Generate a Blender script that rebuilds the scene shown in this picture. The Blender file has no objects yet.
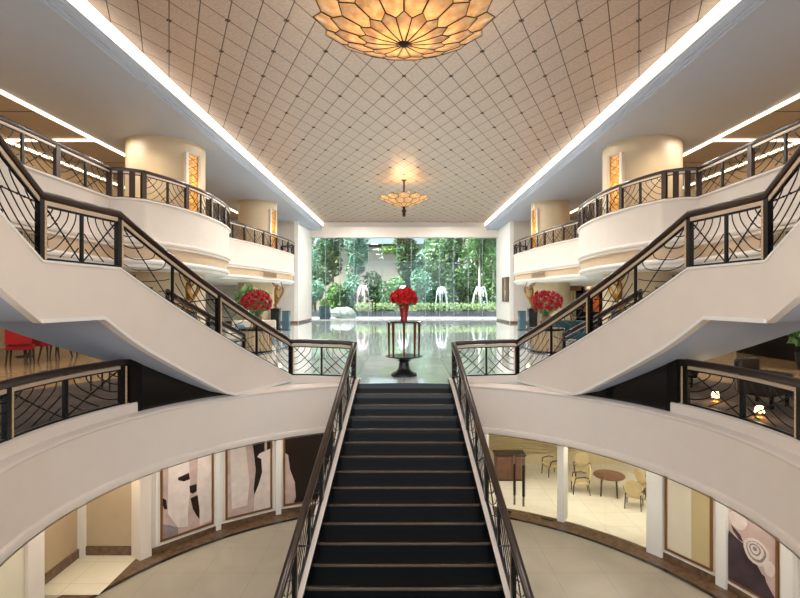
import bpy, bmesh, math, random
from mathutils import Vector, Matrix, noise
random.seed(7)
S = bpy.context.scene
COL = S.collection
PI = math.pi

# ------------------------------------------------------------------ camera, world, sun, exposure
EYE = 2.0
cam = bpy.data.cameras.new('camera'); cam.sensor_width = 36; cam.lens = 22.5
cam.shift_x = -4/800; cam.shift_y = -1/800
cam.clip_end = 400
camo = bpy.data.objects.new('camera', cam); COL.objects.link(camo)
camo.location = (0, 0, EYE); camo.rotation_euler = (PI/2, 0, 0)
S.camera = camo

world = bpy.data.worlds.new('world'); S.world = world; world.use_nodes = True
bg = world.node_tree.nodes['Background']
bg.inputs['Color'].default_value = (0.86, 0.93, 1.0, 1); bg.inputs['Strength'].default_value = 1.9

sun = bpy.data.lights.new('sun', 'SUN'); sun.energy = 20.0; sun.angle = math.radians(12); sun.color = (1, .95, .85)
suno = bpy.data.objects.new('sun', sun); COL.objects.link(suno)
suno.rotation_euler = Vector((.52, .17, -.8)).to_track_quat('-Z', 'Y').to_euler(); suno.location = (0, 60, 40)

S.view_settings.view_transform = 'Standard'; S.view_settings.look = 'None'
S.view_settings.gamma = 1.0; S.view_settings.use_curve_mapping = False
S.view_settings.exposure = 0.0

LIGHT_K = 1.0
def area(loc, size, power, color=(1, .93, .82), rot=(0, 0, 0), size_y=None, spread=PI):
    l = bpy.data.lights.new('area_light', 'AREA'); l.energy = power*LIGHT_K; l.color = color
    l.shape = 'RECTANGLE' if size_y else 'DISK'; l.size = size
    if size_y: l.size_y = size_y
    l.spread = spread
    o = bpy.data.objects.new('area_light', l); COL.objects.link(o); o.location = loc; o.rotation_euler = rot
    return o
def point(loc, power, color=(1, .85, .6), r=.1):
    l = bpy.data.lights.new('point_light', 'POINT'); l.energy = power*LIGHT_K; l.color = color; l.shadow_soft_size = r
    o = bpy.data.objects.new('point_light', l); COL.objects.link(o); o.location = loc
    return o

# general fill lights added under the great ceiling, without fittings
for y in (7, 14, 21, 28, 35, 41):
    for x in (-3.8, 3.8):
        area((x, y, 8.7), 1.0, 110 if y < 20 else 430, (1, .97, .94))
# downlights of the side soffits and of the ceilings under the balconies
for s in (-1, 1):
    for y in (6, 12, 18, 25, 33):
        area((s*10.6, y, 7.95), .6, 50, (1, .93, .84))
    for y in (7, 13, 20, 27, 34):
        area((s*11.0, y, 2.9), .5, 38, (1, .85, .64))
    for y in (8, 14, 20):
        area((s*14.5, y, 7.9), .5, 40, (1, .88, .74))
# ring of downlights under the lobby slab, lighting the shop arcade
for a in range(-150, 331, 24):
    t = math.radians(a)
    area((5.75*math.cos(t), 6.9+5.75*math.sin(t), -1.1), .35, 16, (1, .9, .74))
# ------------------------------------------------------------------ materials
def lin(c):
    return tuple((v/12.92 if v <= .04045 else ((v+.055)/1.055)**2.4) for v in c)
def rgb(h):
    h = h.lstrip('#'); return lin(tuple(int(h[i:i+2], 16)/255 for i in (0, 2, 4)))
def new_mat(name):
    m = bpy.data.materials.new(name); m.use_nodes = True
    return m, m.node_tree, m.node_tree.nodes['Principled BSDF']
def mat(name, col, rough=.6, metal=0., spec=.5, var=.0, vscale=3., bump=0., bscale=40., emit=None, estr=0., coat=0., trans=0.):
    m, nt, b = new_mat(name)
    c = rgb(col) if isinstance(col, str) else col
    b.inputs['Base Color'].default_value = (*c, 1)
    b.inputs['Roughness'].default_value = rough; b.inputs['Metallic'].default_value = metal
    b.inputs['Specular IOR Level'].default_value = spec
    b.inputs['Coat Weight'].default_value = coat
    b.inputs['Coat Roughness'].default_value = .05
    tc = nt.nodes.new('ShaderNodeTexCoord')
    n = nt.nodes.new('ShaderNodeTexNoise'); n.inputs['Scale'].default_value = vscale; n.inputs['Detail'].default_value = 5
    nt.links.new(tc.outputs['Object'], n.inputs['Vector'])
    r = nt.nodes.new('ShaderNodeValToRGB')
    r.color_ramp.elements[0].position = .3; r.color_ramp.elements[1].position = .7
    r.color_ramp.elements[0].color = (*[v*(1-var) for v in c], 1)
    r.color_ramp.elements[1].color = (*[min(1, v*(1+var*.6)) for v in c], 1)
    nt.links.new(n.outputs['Fac'], r.inputs['Fac']); nt.links.new(r.outputs['Color'], b.inputs['Base Color'])
    if bump:
        n2 = nt.nodes.new('ShaderNodeTexNoise'); n2.inputs['Scale'].default_value = bscale
        nt.links.new(tc.outputs['Object'], n2.inputs['Vector'])
        bp = nt.nodes.new('ShaderNodeBump'); bp.inputs['Strength'].default_value = bump; bp.inputs['Distance'].default_value = .02
        nt.links.new(n2.outputs['Fac'], bp.inputs['Height']); nt.links.new(bp.outputs['Normal'], b.inputs['Normal'])
    if emit:
        b.inputs['Emission Color'].default_value = (*rgb(emit), 1); b.inputs['Emission Strength'].default_value = estr
    return m

M = {}
M['plaster'] = mat('plaster', '#e3d7cb', .55, var=.02)
M['column_plaster'] = mat('column_plaster', '#cdb999', .5, var=.03)
M['white'] = mat('white_paint', '#e9e6e0', .5, var=.02)
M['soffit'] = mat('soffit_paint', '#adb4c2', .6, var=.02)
M['tanband'] = mat('tan_band', '#c6ac8c', .6, var=.04)
M['bulkhead'] = mat('bulkhead_paint', '#d9cec4', .6, var=.02)
M['wall_grey'] = mat('wall_grey', '#c9c2ba', .6, var=.03)
M['tan_ceiling'] = mat('tan_ceiling', '#a39788', .6, var=.05)
M['wood_dark'] = mat('handrail_wood', '#2b190f', .28, var=.25, vscale=6, coat=.25)
M['iron'] = mat('black_iron', '#0d0b0a', .35, metal=.4, var=.1)
M['bronze'] = mat('bronze_post', '#38261a', .35, metal=.5, var=.15)
M['onyx'] = mat('onyx_strip', '#cdb088', .35, var=.45, vscale=55)
M['railstrip'] = mat('rail_strip', '#cbb59c', .35, var=.05, metal=.2)
M['granite'] = mat('black_granite', '#040607', .14, var=.3, vscale=60)
M['tread_dark'] = mat('dark_tread', '#0d0907', .2, var=.3, vscale=30)
M['nosing'] = mat('step_nosing', '#57483b', .25, var=.25, vscale=30)
M['blackpanel'] = mat('black_panel', '#0e0b0a', .25, var=.2, vscale=8)
M['steps_dark'] = mat('dark_step', '#1a1412', .3, var=.2, vscale=8)
M['brownmarble'] = mat('brown_marble', '#6c5440', .2, var=.4, vscale=9)
M['blackband'] = mat('black_marble_band', '#17120e', .2, var=.2)
M['gold'] = mat('gilded', '#94703a', .3, metal=.9, var=.15, vscale=10)
M['brass'] = mat('brass', '#9c7044', .3, metal=.7, var=.1)
M['copper'] = mat('copper_leg', '#7a3f26', .25, metal=.6, var=.2)
M['darkstone'] = mat('dark_stone', '#24262a', .15, var=.25, vscale=10)
M['teal_stone'] = mat('teal_stone', '#4e6a78', .2, var=.15)
M['carpet'] = mat('carpet', '#4b3d33', .95, var=.45, vscale=1.6)
M['tanfloor'] = mat('tan_marble', '#b99a72', .12, var=.18, vscale=1.2)
M['red'] = mat('red_petal', '#d81a1c', .6, var=.45, vscale=9)
M['crimson'] = mat('crimson_petal', '#b80a26', .45, var=.25, vscale=9)
M['leaf_dark'] = mat('leaf_dark', '#47693e', .5, var=.45, vscale=.9)
M['leaf_mid'] = mat('leaf_mid', '#71985a', .5, var=.45, vscale=.9)
M['leaf_light'] = mat('leaf_light', '#a9cc70', .5, var=.35, vscale=.9)
M['leaf_teal'] = mat('leaf_teal', '#7aa58c', .5, var=.4, vscale=.9)
M['hedge'] = mat('hedge_leaf', '#a6bd84', .6, var=.4, vscale=2.5)
M['bark'] = mat('bark', '#6a5a48', .8, var=.3, vscale=6)
M['pale_bark'] = mat('pale_bark', '#cfc8b4', .8, var=.2, vscale=6)
M['soil'] = mat('garden_soil', '#4a4336', .9, var=.3)
M['paving'] = mat('pale_paving', '#c9c8c4', .6, var=.06)
M['boulder'] = mat('boulder', '#9aa09a', .8, var=.35, vscale=2.5, bump=.5, bscale=4)
M['planter_dark'] = mat('planter_dark', '#3c4048', .5, var=.15)
M['facade'] = mat('facade', '#b0a898', .7, var=.05)
M['facade_roof'] = mat('facade_roof', '#a9b4bb', .7, var=.05)
M['water'] = mat('falling_water', '#eef4f4', .3, var=.03)
M['pinkwater'] = mat('pink_water', '#e3c4cc', .4, var=.1)
M['dark_leather'] = mat('dark_leather', '#1b100c', .5, var=.2)
M['sofa_fabric'] = mat('sofa_fabric', '#d2c8b8', .85, var=.06)
M['redfabric'] = mat('red_fabric', '#a01018', .8, var=.15)
M['chairwood'] = mat('chair_wood', '#2a1a14', .4, var=.2)
M['cream_fabric'] = mat('cream_fabric', '#cdb98a', .8, var=.12)
M['walnut'] = mat('walnut', '#6b4630', .35, var=.3, vscale=4)
M['shopwall'] = mat('shop_wall', '#d8c8a0', .6, var=.03)
M['niche'] = mat('niche_wall', '#b7a285', .6, var=.04)
M['steel'] = mat('steel', '#b8b8b4', .25, metal=.9)
M['handle_dark'] = mat('handle_dark', '#221814', .3, var=.1)
M['poster_dark'] = mat('poster_dark', '#20140f', .3, var=.3, vscale=2)
M['poster_white'] = mat('poster_white', '#e0d2ca', .35, var=.12, vscale=5)
M['poster_pink'] = mat('poster_pink', '#c8aea6', .35, var=.2, vscale=4)
M['poster_grey'] = mat('poster_grey', '#8d7f80', .35, var=.3, vscale=4)
M['poster_plum'] = mat('poster_plum', '#4a3a40', .35, var=.4, vscale=3)
M['beige_panel'] = mat('beige_panel', '#e4dac2', .45, var=.03)
M['beige_panel_dark'] = mat('beige_panel_dark', '#cbb78a', .45, var=.03)
M['orange'] = mat('orange_art', '#c0622a', .5, var=.35, vscale=3)
M['curtain'] = mat('curtain', '#b8a684', .85, var=.12, vscale=8)
M['blue'] = mat('blue_cushion', '#4f86a8', .8, var=.1)
M['teal'] = mat('teal_velvet', '#1f4248', .8, var=.15)
M['lamp_glow'] = mat('lamp_glow', '#ffe3b0', .5, emit='#ffd694', estr=9)
M['cove'] = mat('cove_lamp', '#fff6e6', .5, emit='#fff3df', estr=1.2)
M['strip'] = mat('strip_lamp', '#fff6e6', .5, emit='#ffedc9', estr=3.5)
M['vent'] = mat('vent_metal', '#a08c70', .5, var=.05)
M['art_dark'] = mat('art_dark', '#5b4a3a', .5, var=.25, vscale=3)
M['art_light'] = mat('art_light', '#b09a78', .5, var=.2, vscale=3)
M['terracotta'] = mat('vase_red', '#9c1f16', .2, var=.2, vscale=5, coat=.4)
M['vase_tan'] = mat('vase_tan', '#8a6a48', .3, var=.25)

def nodes(nt, *a):
    return [nt.nodes.new(x) for x in a]
def math_node(nt, op, a, b=None, c=None):
    n = nt.nodes.new('ShaderNodeMath'); n.operation = op
    for i, v in enumerate((a, b, c)):
        if v is None: continue
        if isinstance(v, (int, float)): n.inputs[i].default_value = v
        else: nt.links.new(v, n.inputs[i])
    return n.outputs[0]

GA, GD = 1.438, 1.53          # ceiling lattice: width of a diamond, row distance
def make_ceiling_mat():
    m, nt, b = new_mat('quilted_ceiling')
    tc = nt.nodes.new('ShaderNodeTexCoord'); sp = nt.nodes.new('ShaderNodeSeparateXYZ')
    nt.links.new(tc.outputs['Object'], sp.inputs[0])
    xa = math_node(nt, 'DIVIDE', sp.outputs[0], GA); ya = math_node(nt, 'DIVIDE', sp.outputs[1], 2*GD)
    ds = []
    for op in ('ADD', 'SUBTRACT'):
        u = math_node(nt, 'MULTIPLY', math_node(nt, op, xa, ya), 2.0)
        d = math_node(nt, 'ABSOLUTE', math_node(nt, 'SUBTRACT', math_node(nt, 'FRACT', math_node(nt, 'ADD', u, 0.5)), .5))
        ds.append(d)
    dmin = math_node(nt, 'MINIMUM', ds[0], ds[1])
    line = math_node(nt, 'LESS_THAN', dmin, .018)
    pil = math_node(nt, 'SMOOTH_MIN', dmin, .1, .1)
    mix = nt.nodes.new('ShaderNodeMix'); mix.data_type = 'RGBA'
    nz = nt.nodes.new('ShaderNodeTexNoise'); nz.inputs['Scale'].default_value = 14; nz.inputs['Detail'].default_value = 3
    nt.links.new(tc.outputs['Object'], nz.inputs['Vector'])
    r = nt.nodes.new('ShaderNodeValToRGB')
    r.color_ramp.elements[0].position = .3; r.color_ramp.elements[1].position = .7
    r.color_ramp.elements[0].color = (*rgb('#b09a8b'), 1); r.color_ramp.elements[1].color = (*rgb('#c0ab9d'), 1)
    nt.links.new(nz.outputs['Fac'], r.inputs['Fac'])
    nt.links.new(r.outputs['Color'], mix.inputs[6]); mix.inputs[7].default_value = (*rgb('#3a2a1c'), 1)
    nt.links.new(line, mix.inputs[0]); nt.links.new(mix.outputs[2], b.inputs['Base Color'])
    b.inputs['Roughness'].default_value = .45; b.inputs['Metallic'].default_value = .5
    bp = nt.nodes.new('ShaderNodeBump'); bp.inputs['Strength'].default_value = .25; bp.inputs['Distance'].default_value = .15
    nt.links.new(pil, bp.inputs['Height']); nt.links.new(bp.outputs['Normal'], b.inputs['Normal'])
    return m
M['ceiling'] = make_ceiling_mat()

def make_tile_mat(name, c1, c2, groove, size, rough, spec=.5, var=.5, vscale=.8):
    m, nt, b = new_mat(name)
    tc = nt.nodes.new('ShaderNodeTexCoord'); sp = nt.nodes.new('ShaderNodeSeparateXYZ')
    nt.links.new(tc.outputs['Object'], sp.inputs[0])
    ds = [math_node(nt, 'ABSOLUTE', math_node(nt, 'SUBTRACT', math_node(nt, 'FRACT', math_node(nt, 'DIVIDE', sp.outputs[i], size)), .5)) for i in (0, 1)]
    line = math_node(nt, 'GREATER_THAN', math_node(nt, 'MAXIMUM', ds[0], ds[1]), .5-.006/size)
    nz = nt.nodes.new('ShaderNodeTexNoise'); nz.inputs['Scale'].default_value = vscale; nz.inputs['Detail'].default_value = 8; nz.inputs['Distortion'].default_value = .8
    nt.links.new(tc.outputs['Object'], nz.inputs['Vector'])
    r = nt.nodes.new('ShaderNodeValToRGB')
    r.color_ramp.elements[0].position = .3; r.color_ramp.elements[1].position = .7
    r.color_ramp.elements[0].color = (*rgb(c1), 1); r.color_ramp.elements[1].color = (*rgb(c2), 1)
    nt.links.new(nz.outputs['Fac'], r.inputs['Fac'])
    mix = nt.nodes.new('ShaderNodeMix'); mix.data_type = 'RGBA'
    nt.links.new(line, mix.inputs[0]); nt.links.new(r.outputs['Color'], mix.inputs[6]); mix.inputs[7].default_value = (*rgb(groove), 1)
    nt.links.new(mix.outputs[2], b.inputs['Base Color'])
    b.inputs['Roughness'].default_value = rough; b.inputs['Specular IOR Level'].default_value = spec
    return m
M['lobbyfloor'] = make_tile_mat('polished_marble', '#ccdcdc', '#e0eaea', '#9ba2a4', 1.2, .05, .9)
M['lobbyfloor'].node_tree.nodes['Principled BSDF'].inputs['Coat Weight'].default_value = .6
M['arcadefloor'] = make_tile_mat('arcade_marble', '#9c9486', '#b0a899', '#958c7e', 1.0, .4)
M['shopfloor'] = make_tile_mat('shop_marble', '#ddd5c0', '#ebe5d6', '#cbc0a6', .8, .12)

def make_glass(name, tint=(.90, .97, .985), fres=1.0):
    m = bpy.data.materials.new(name); m.use_nodes = True; nt = m.node_tree
    nt.nodes.remove(nt.nodes['Principled BSDF']); out = nt.nodes['Material Output']
    t, g, mx, f = nodes(nt, 'ShaderNodeBsdfTransparent', 'ShaderNodeBsdfGlossy', 'ShaderNodeMixShader', 'ShaderNodeFresnel')
    t.inputs[0].default_value = (*tint, 1); g.inputs['Roughness'].default_value = .01; f.inputs[0].default_value = 1.45
    nt.links.new(f.outputs[0], mx.inputs[0]); nt.links.new(t.outputs[0], mx.inputs[1]); nt.links.new(g.outputs[0], mx.inputs[2])
    nt.links.new(mx.outputs[0], out.inputs[0]); return m
M['glass'] = make_glass('window_glass')
M['shopglass'] = make_glass('shop_glass', (.975, .98, .97))
M['fin'] = mat('glass_fin', '#9db3b3', .15, var=.05)

def make_amber(name, c, e, est):
    m, nt, b = new_mat(name)
    tc = nt.nodes.new('ShaderNodeTexCoord'); nz = nt.nodes.new('ShaderNodeTexNoise'); nz.inputs['Scale'].default_value = 6; nz.inputs['Detail'].default_value = 6
    nt.links.new(tc.outputs['Object'], nz.inputs['Vector'])
    r = nt.nodes.new('ShaderNodeValToRGB'); r.color_ramp.elements[0].position = .3; r.color_ramp.elements[1].position = .75
    r.color_ramp.elements[0].color = (*rgb(c), 1); r.color_ramp.elements[1].color = (*rgb(e), 1)
    nt.links.new(nz.outputs['Fac'], r.inputs['Fac'])
    tl = nt.nodes.new('ShaderNodeBsdfTranslucent'); ad = nt.nodes.new('ShaderNodeMixShader'); ad.inputs[0].default_value = .6
    nt.links.new(r.outputs['Color'], tl.inputs[0]); nt.links.new(r.outputs['Color'], b.inputs['Base Color'])
    nt.links.new(r.outputs['Color'], b.inputs['Emission Color']); b.inputs['Emission Strength'].default_value = est
    b.inputs['Roughness'].default_value = .3
    nt.links.new(b.outputs[0], ad.inputs[1]); nt.links.new(tl.outputs[0], ad.inputs[2])
    nt.links.new(ad.outputs[0], nt.nodes['Material Output'].inputs[0])
    return m
M['amber'] = make_amber('amber_glass', '#dab27c', '#f8e4b6', .42)
M['amber_wall'] = make_amber('lit_amber_glass', '#c07a1e', '#ffd57a', 1.5)

# ------------------------------------------------------------------ mesh helpers
WL = {}
class MB:
    def __init__(self): self.v = []; self.f = []
    def add(self, vs, fs):
        n = len(self.v); self.v += [tuple(p) for p in vs]; self.f += [tuple(i+n for i in f) for f in fs]; return self
    def box(self, c, s, rz=0., taper=1.):
        x, y, z = s[0]/2, s[1]/2, s[2]/2; ca, sa = math.cos(rz), math.sin(rz)
        vs = []
        for dz, k in ((-z, taper), (z, 1.)):
            for dx, dy in ((-x, -y), (x, -y), (x, y), (-x, y)):
                dx *= k; dy *= k
                vs.append((c[0]+dx*ca-dy*sa, c[1]+dx*sa+dy*ca, c[2]+dz))
        return self.add(vs, [(3, 2, 1, 0), (4, 5, 6, 7), (0, 1, 5, 4), (1, 2, 6, 5), (2, 3, 7, 6), (3, 0, 4, 7)])
    def tube(self, pts, r, n=6, cap=True):
        pts = [Vector(p) for p in pts]; m = len(pts)
        rs = r if isinstance(r, (list, tuple)) else [r]*m
        up = Vector((0, 0, 1)); vs = []; prev = None
        for i, p in enumerate(pts):
            t = (pts[min(i+1, m-1)]-pts[max(i-1, 0)])
            if t.length < 1e-9: t = Vector((0, 0, 1))
            t.normalize()
            if prev is None:
                a = up if abs(t.z) < .95 else Vector((1, 0, 0))
                u = t.cross(a).normalized()
            else:
                u = (prev-t*prev.dot(t))
                u = u.normalized() if u.length > 1e-6 else t.cross(up).normalized()
            prev = u; w = t.cross(u)
            for k in range(n):
                an = 2*PI*k/n; vs.append(p+(u*math.cos(an)+w*math.sin(an))*rs[i])
        fs = [(i*n+k, i*n+(k+1) % n, (i+1)*n+(k+1) % n, (i+1)*n+k) for i in range(m-1) for k in range(n)]
        if cap: fs += [tuple(reversed(range(n))), tuple((m-1)*n+k for k in range(n))]
        return self.add(vs, fs)
    def lathe(self, prof, c=(0, 0, 0), n=24, a0=0., a1=2*PI, fx=None):
        full = abs(a1-a0-2*PI) < 1e-6; cnt = n if full else n+1; vs = []
        for k in range(cnt):
            a = a0+(a1-a0)*k/n
            for r, z in prof: vs.append((c[0]+r*math.cos(a), c[1]+r*math.sin(a), c[2]+z))
        m = len(prof); fs = []
        for k in range(n):
            k2 = (k+1) % cnt
            for j in range(m-1): fs.append((k*m+j, k2*m+j, k2*m+j+1, k*m+j+1))
        return self.add(vs, fs)
    def sweep(self, path, prof, closed_prof=True, caps=True):
        """path: list of (x,y,z); prof: list of (lateral to the path's left, vertical)"""
        vs = []; m = len(prof); n = len(path)
        for i, p in enumerate(path):
            a = Vector(path[max(i-1, 0)]); b = Vector(path[min(i+1, n-1)]); q = Vector(p)
            t1 = (q-a).to_2d(); t2 = (b-q).to_2d()
            if t1.length < 1e-6: t1 = t2
            if t2.length < 1e-6: t2 = t1
            t1 = t1.normalized(); t2 = t2.normalized(); t = (t1+t2)
            t = t.normalized() if t.length > 1e-6 else t1
            k = 1/max(.45, t.dot(t1))
            nx, ny = -t.y*k, t.x*k
            for l, h in prof: vs.append((q.x+nx*l, q.y+ny*l, q.z+h))
        fs = []
        for i in range(n-1):
            for j in range(m if closed_prof else m-1):
                j2 = (j+1) % m; fs.append((i*m+j, i*m+j2, (i+1)*m+j2, (i+1)*m+j))
        if closed_prof and caps: fs += [tuple(range(m)), tuple((n-1)*m+j for j in reversed(range(m)))]
        return self.add(vs, fs)
    def prism(self, poly, z0, z1):
        n = len(poly); vs = [(x, y, z0) for x, y in poly]+[(x, y, z1) for x, y in poly]
        return self.add(vs, [tuple(reversed(range(n))), tuple(range(n, 2*n))]+[(i, (i+1) % n, n+(i+1) % n, n+i) for i in range(n)])
    def hexa(self, b, t):
        """b, t: four points below and above in the same order"""
        return self.add(list(b)+list(t), [(3, 2, 1, 0), (4, 5, 6, 7), (0, 1, 5, 4), (1, 2, 6, 5), (2, 3, 7, 6), (3, 0, 4, 7)])
    def ball(self, c, r, n=10, m=7, sq=(1, 1, 1)):
        prof = [(max(1e-4, r*math.sin(PI*j/m)), -r*math.cos(PI*j/m)) for j in range(m+1)]
        b = MB().lathe(prof, (0, 0, 0), n)
        return self.add([(c[0]+x*sq[0], c[1]+y*sq[1], c[2]+z*sq[2]) for x, y, z in b.v], b.f)
    def build(self, name, m, parent=None, mx=1, ang=38, bevel=0, solid=0, subsurf=0, smooth=True):
        off = WL[parent.name] if parent else Vector((0, 0, 0))
        me = bpy.data.meshes.new(name)
        me.from_pydata([(v[0]*mx-off.x, v[1]-off.y, v[2]-off.z) for v in self.v], [], self.f)
        me.validate()
        bm = bmesh.new(); bm.from_mesh(me)
        bmesh.ops.remove_doubles(bm, verts=bm.verts, dist=1e-5)
        bmesh.ops.recalc_face_normals(bm, faces=bm.faces); bm.to_mesh(me); bm.free()
        if smooth:
            me.shade_smooth(); me.set_sharp_from_angle(angle=math.radians(ang))
        me.materials.append(M[m] if isinstance(m, str) else m)
        o = bpy.data.objects.new(name, me); COL.objects.link(o)
        if parent: o.parent = parent
        WL[o.name] = off.copy()
        if solid:
            md = o.modifiers.new('solid', 'SOLIDIFY'); md.thickness = solid; md.offset = 0
        if bevel:
            md = o.modifiers.new('bevel', 'BEVEL'); md.width = bevel; md.segments = 2; md.limit_method = 'ANGLE'
        if subsurf:
            md = o.modifiers.new('sub', 'SUBSURF'); md.levels = subsurf; md.render_levels = subsurf
        return o
def tag(o, label, cat, group=None):
    o['label'] = label; o['category'] = cat
    if group: o['group'] = group
    return o
def thing(name, label, cat, loc=(0, 0, 0), group=None):
    o = bpy.data.objects.new(name, None); COL.objects.link(o); o.location = loc; o.empty_display_size = .1
    WL[o.name] = Vector(loc); return tag(o, label, cat, group)
def struct(o, kind='structure'):
    o['kind'] = kind; return o
KIDS = {}
def copy_thing(o, loc, rz=0., label=None, scale=1.):
    c = o.copy(); COL.objects.link(c); c.location = loc; c.rotation_euler = (0, 0, rz); c.scale = (scale,)*3
    if label: c['label'] = label
    for ch in [k for k in COL.objects if k.parent == o]:
        d = ch.copy(); COL.objects.link(d); d.parent = c
        for g in [k for k in COL.objects if k.parent == ch]:
            e = g.copy(); COL.objects.link(e); e.parent = d
    return c
def crom(pts, n=6):
    P = [Vector(p) for p in pts]; out = []
    for i in range(len(P)-1):
        p0 = P[max(i-1, 0)]; p1 = P[i]; p2 = P[i+1]; p3 = P[min(i+2, len(P)-1)]
        for k in range(n):
            t = k/n
            out.append(.5*((2*p1)+(p2-p0)*t+(2*p0-5*p1+4*p2-p3)*t*t+(-p0+3*p1-3*p2+p3)*t**3))
    out.append(P[-1]); return [tuple(p) for p in out]

CY, RF = 6.9, 4.8                  # centre and radius of the well in the lobby floor
def circ(px, R, cy=CY):            # where the sight line of an image column meets a circle about the well
    k = (px-404)/500
    a = k*k+1; b = -2*cy; c = cy*cy-R*R
    d = (-b+math.sqrt(b*b-4*a*c))/(2*a)
    return Vector((k*d, d, 0))

# ------------------------------------------------------------------ shell
CZ, CW = 8.8, 7.2                 # great ceiling
SZ = 8.05                          # side soffits
YB, YE = 45.0, 39.4                # window wall, end walls of the aisles
XW = 16.0
Y0 = -1.0
o = struct(MB().add([(-CW-.2, Y0, CZ), (CW+.2, Y0, CZ), (CW+.2, YB, CZ), (-CW-.2, YB, CZ)], [(0, 1, 2, 3)]).build('ceiling', 'ceiling'))
# brass bosses at the lattice nodes
b = MB()
j = 3
while j*GD < YB-.5:
    off = 0 if j % 2 == 0 else GA/2
    i = -6
    while i < 7:
        x = i*GA+off
        if abs(x) < CW-.1:
            for dx, dy in ((.045, 0), (-.045, 0), (0, .045), (0, -.045)):
                b.ball((x+dx, j*GD+dy, CZ-.005), .026, 6, 4, (1, 1, .7))
        i += 1
    j += 1
struct(b.build('trim_ceiling_bosses', 'bronze'))
struct(MB().box((0, 22, 9.6), (33, 47, .2)).build('ceiling_sun_block', 'soffit'))  # unseen slab added to keep sun from leaking between the ceiling pieces
for s in (-1, 1):
    # stepped cornice, cove lamp, soffit, outer strip lamps, tan ceiling
    prof = [(0, SZ), (0, SZ+.06), (-.035, SZ+.06), (-.035, SZ+.14), (-.07, SZ+.14), (-.07, SZ+.26), (-.11, SZ+.3), (-.11, SZ+.36), (-.03, SZ+.36), (.0, SZ+.32), (4.5, SZ+.32), (4.5, SZ)]
    b = MB(); xs = 7.37
    for k in range(len(prof)):
        p, q = prof[k], prof[(k+1) % len(prof)]
        b.add([(xs+p[0], Y0, p[1]), (xs+q[0], Y0, q[1]), (xs+q[0], YB, q[1]), (xs+p[0], YB, p[1])], [(0, 1, 2, 3)])
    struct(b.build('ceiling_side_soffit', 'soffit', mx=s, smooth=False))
    b = MB().box((CW+.06, (Y0+YB)/2, SZ+.56), (.04, YB-Y0, .36)); L = b.build('cove_light', 'cove', mx=s)
    tag(L, ['', 'bright cove light strip along the quilted ceiling above the %s balcony' % ('left', '', 'right')[s+1]][1], 'light', 'cove lights')
    struct(MB().box((13.95, (Y0+YE)/2, SZ+.12), (4.15, YE-Y0, .1)).build('ceiling_aisle', 'tan_ceiling', mx=s))
    b = MB()
    for k in range(12):
        b.box((13.95, 4+k*3.1, SZ+.066), (4.1, .03, .02))
    struct(b.build('trim_ceiling_joints', 'wood_dark', mx=s))
    sd = ('left', '', 'right')[s+1]
    tag(MB().box((11.78, (Y0+YE)/2, SZ-.03), (.14, YE-Y0, .05)).build('strip_light', 'strip', mx=s), 'long white light strip at the edge of the %s aisle ceiling' % sd, 'light', 'strip lights')
    tag(MB().box((15.4, (Y0+YE)/2, SZ+.03), (.14, YE-Y0, .05)).build('strip_light', 'strip', mx=s), 'white light strip near the outer wall of the %s aisle ceiling' % sd, 'light', 'strip lights')
    tag(MB().box((13.6, 19.3, SZ+.03), (3.4, .14, .05)).build('strip_light', 'strip', mx=s), 'short white light strip crossing the %s aisle ceiling' % sd, 'light', 'strip lights')
    # walls
    struct(MB().box((XW+.1, (Y0+YE)/2, 2.5), (.2, YE-Y0, 12)).build('wall_'+sd, 'tanband', mx=s))
    struct(MB().box(((8.66+XW)/2+.1, YE+.16, 2.5), (XW-8.66+.2, .3, 12)).build('wall_aisle_end_'+sd, 'wall_grey', mx=s))
    struct(MB().box((8.5, (YE+YB)/2+.15, 4.4), (.3, YB-YE+.28, 8.8)).build('wall_nave_'+sd, 'white', mx=s))
    struct(MB().box((8.33, (YE+YB)/2+.1, .08), (.03, YB-YE, .18)).build('baseboard_'+sd, 'brownmarble', mx=s))
    struct(MB().box(((8.35+XW)/2, YE-.02, .08), (XW-8.35, .03, .18)).build('baseboard_aisle_'+sd, 'brownmarble', mx=s))
# window header
struct(MB().box((0, YB+.2, 8.55), (17, .6, .7)).build('wall_header', 'white'))
struct(MB().box((0, YB-.15, 7.85), (16.7, .7, .9)).build('trim_bulkhead', 'bulkhead'))

# floors
def sector_floor(name, m, a0, a1, z=0., R=None, R0=4.86):
    b = MB(); n = max(2, int(abs(a1-a0)/2.5)); ring = []
    for k in range(n+1):
        t = math.radians(a0+(a1-a0)*k/n); dx, dy = math.sin(t), math.cos(t)
        if R: L = R
        else:
            L = min((XW/abs(dx) if abs(dx) > 1e-6 else 1e9), ((YB+.3-CY)/dy if dy > 1e-6 else ((CY+1)/-dy if dy < -1e-6 else 1e9)))
        ring.append(((R0*dx, CY+R0*dy), (L*dx, CY+L*dy)))
    for k in range(n):
        b.add([(*ring[k][0], z), (*ring[k][1], z), (*ring[k+1][1], z), (*ring[k+1][0], z)], [(0, 1, 2, 3)])
    return struct(b.build(name, m))
sector_floor('floor', 'lobbyfloor', -42, 42)
sector_floor('floor_dining', 'tanfloor', 42, 180)
sector_floor('floor_lounge', 'tanfloor', -180, -42)
for a0, a1 in ((52, 150), (-150, -52)):
    sector_floor('floor_carpet', 'carpet', a0, a1, .006, 9.0, 5.2)
struct(MB().box((0, 22, -3.55), (36, 47, .1)).build('floor_arcade', 'arcadefloor'))
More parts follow.
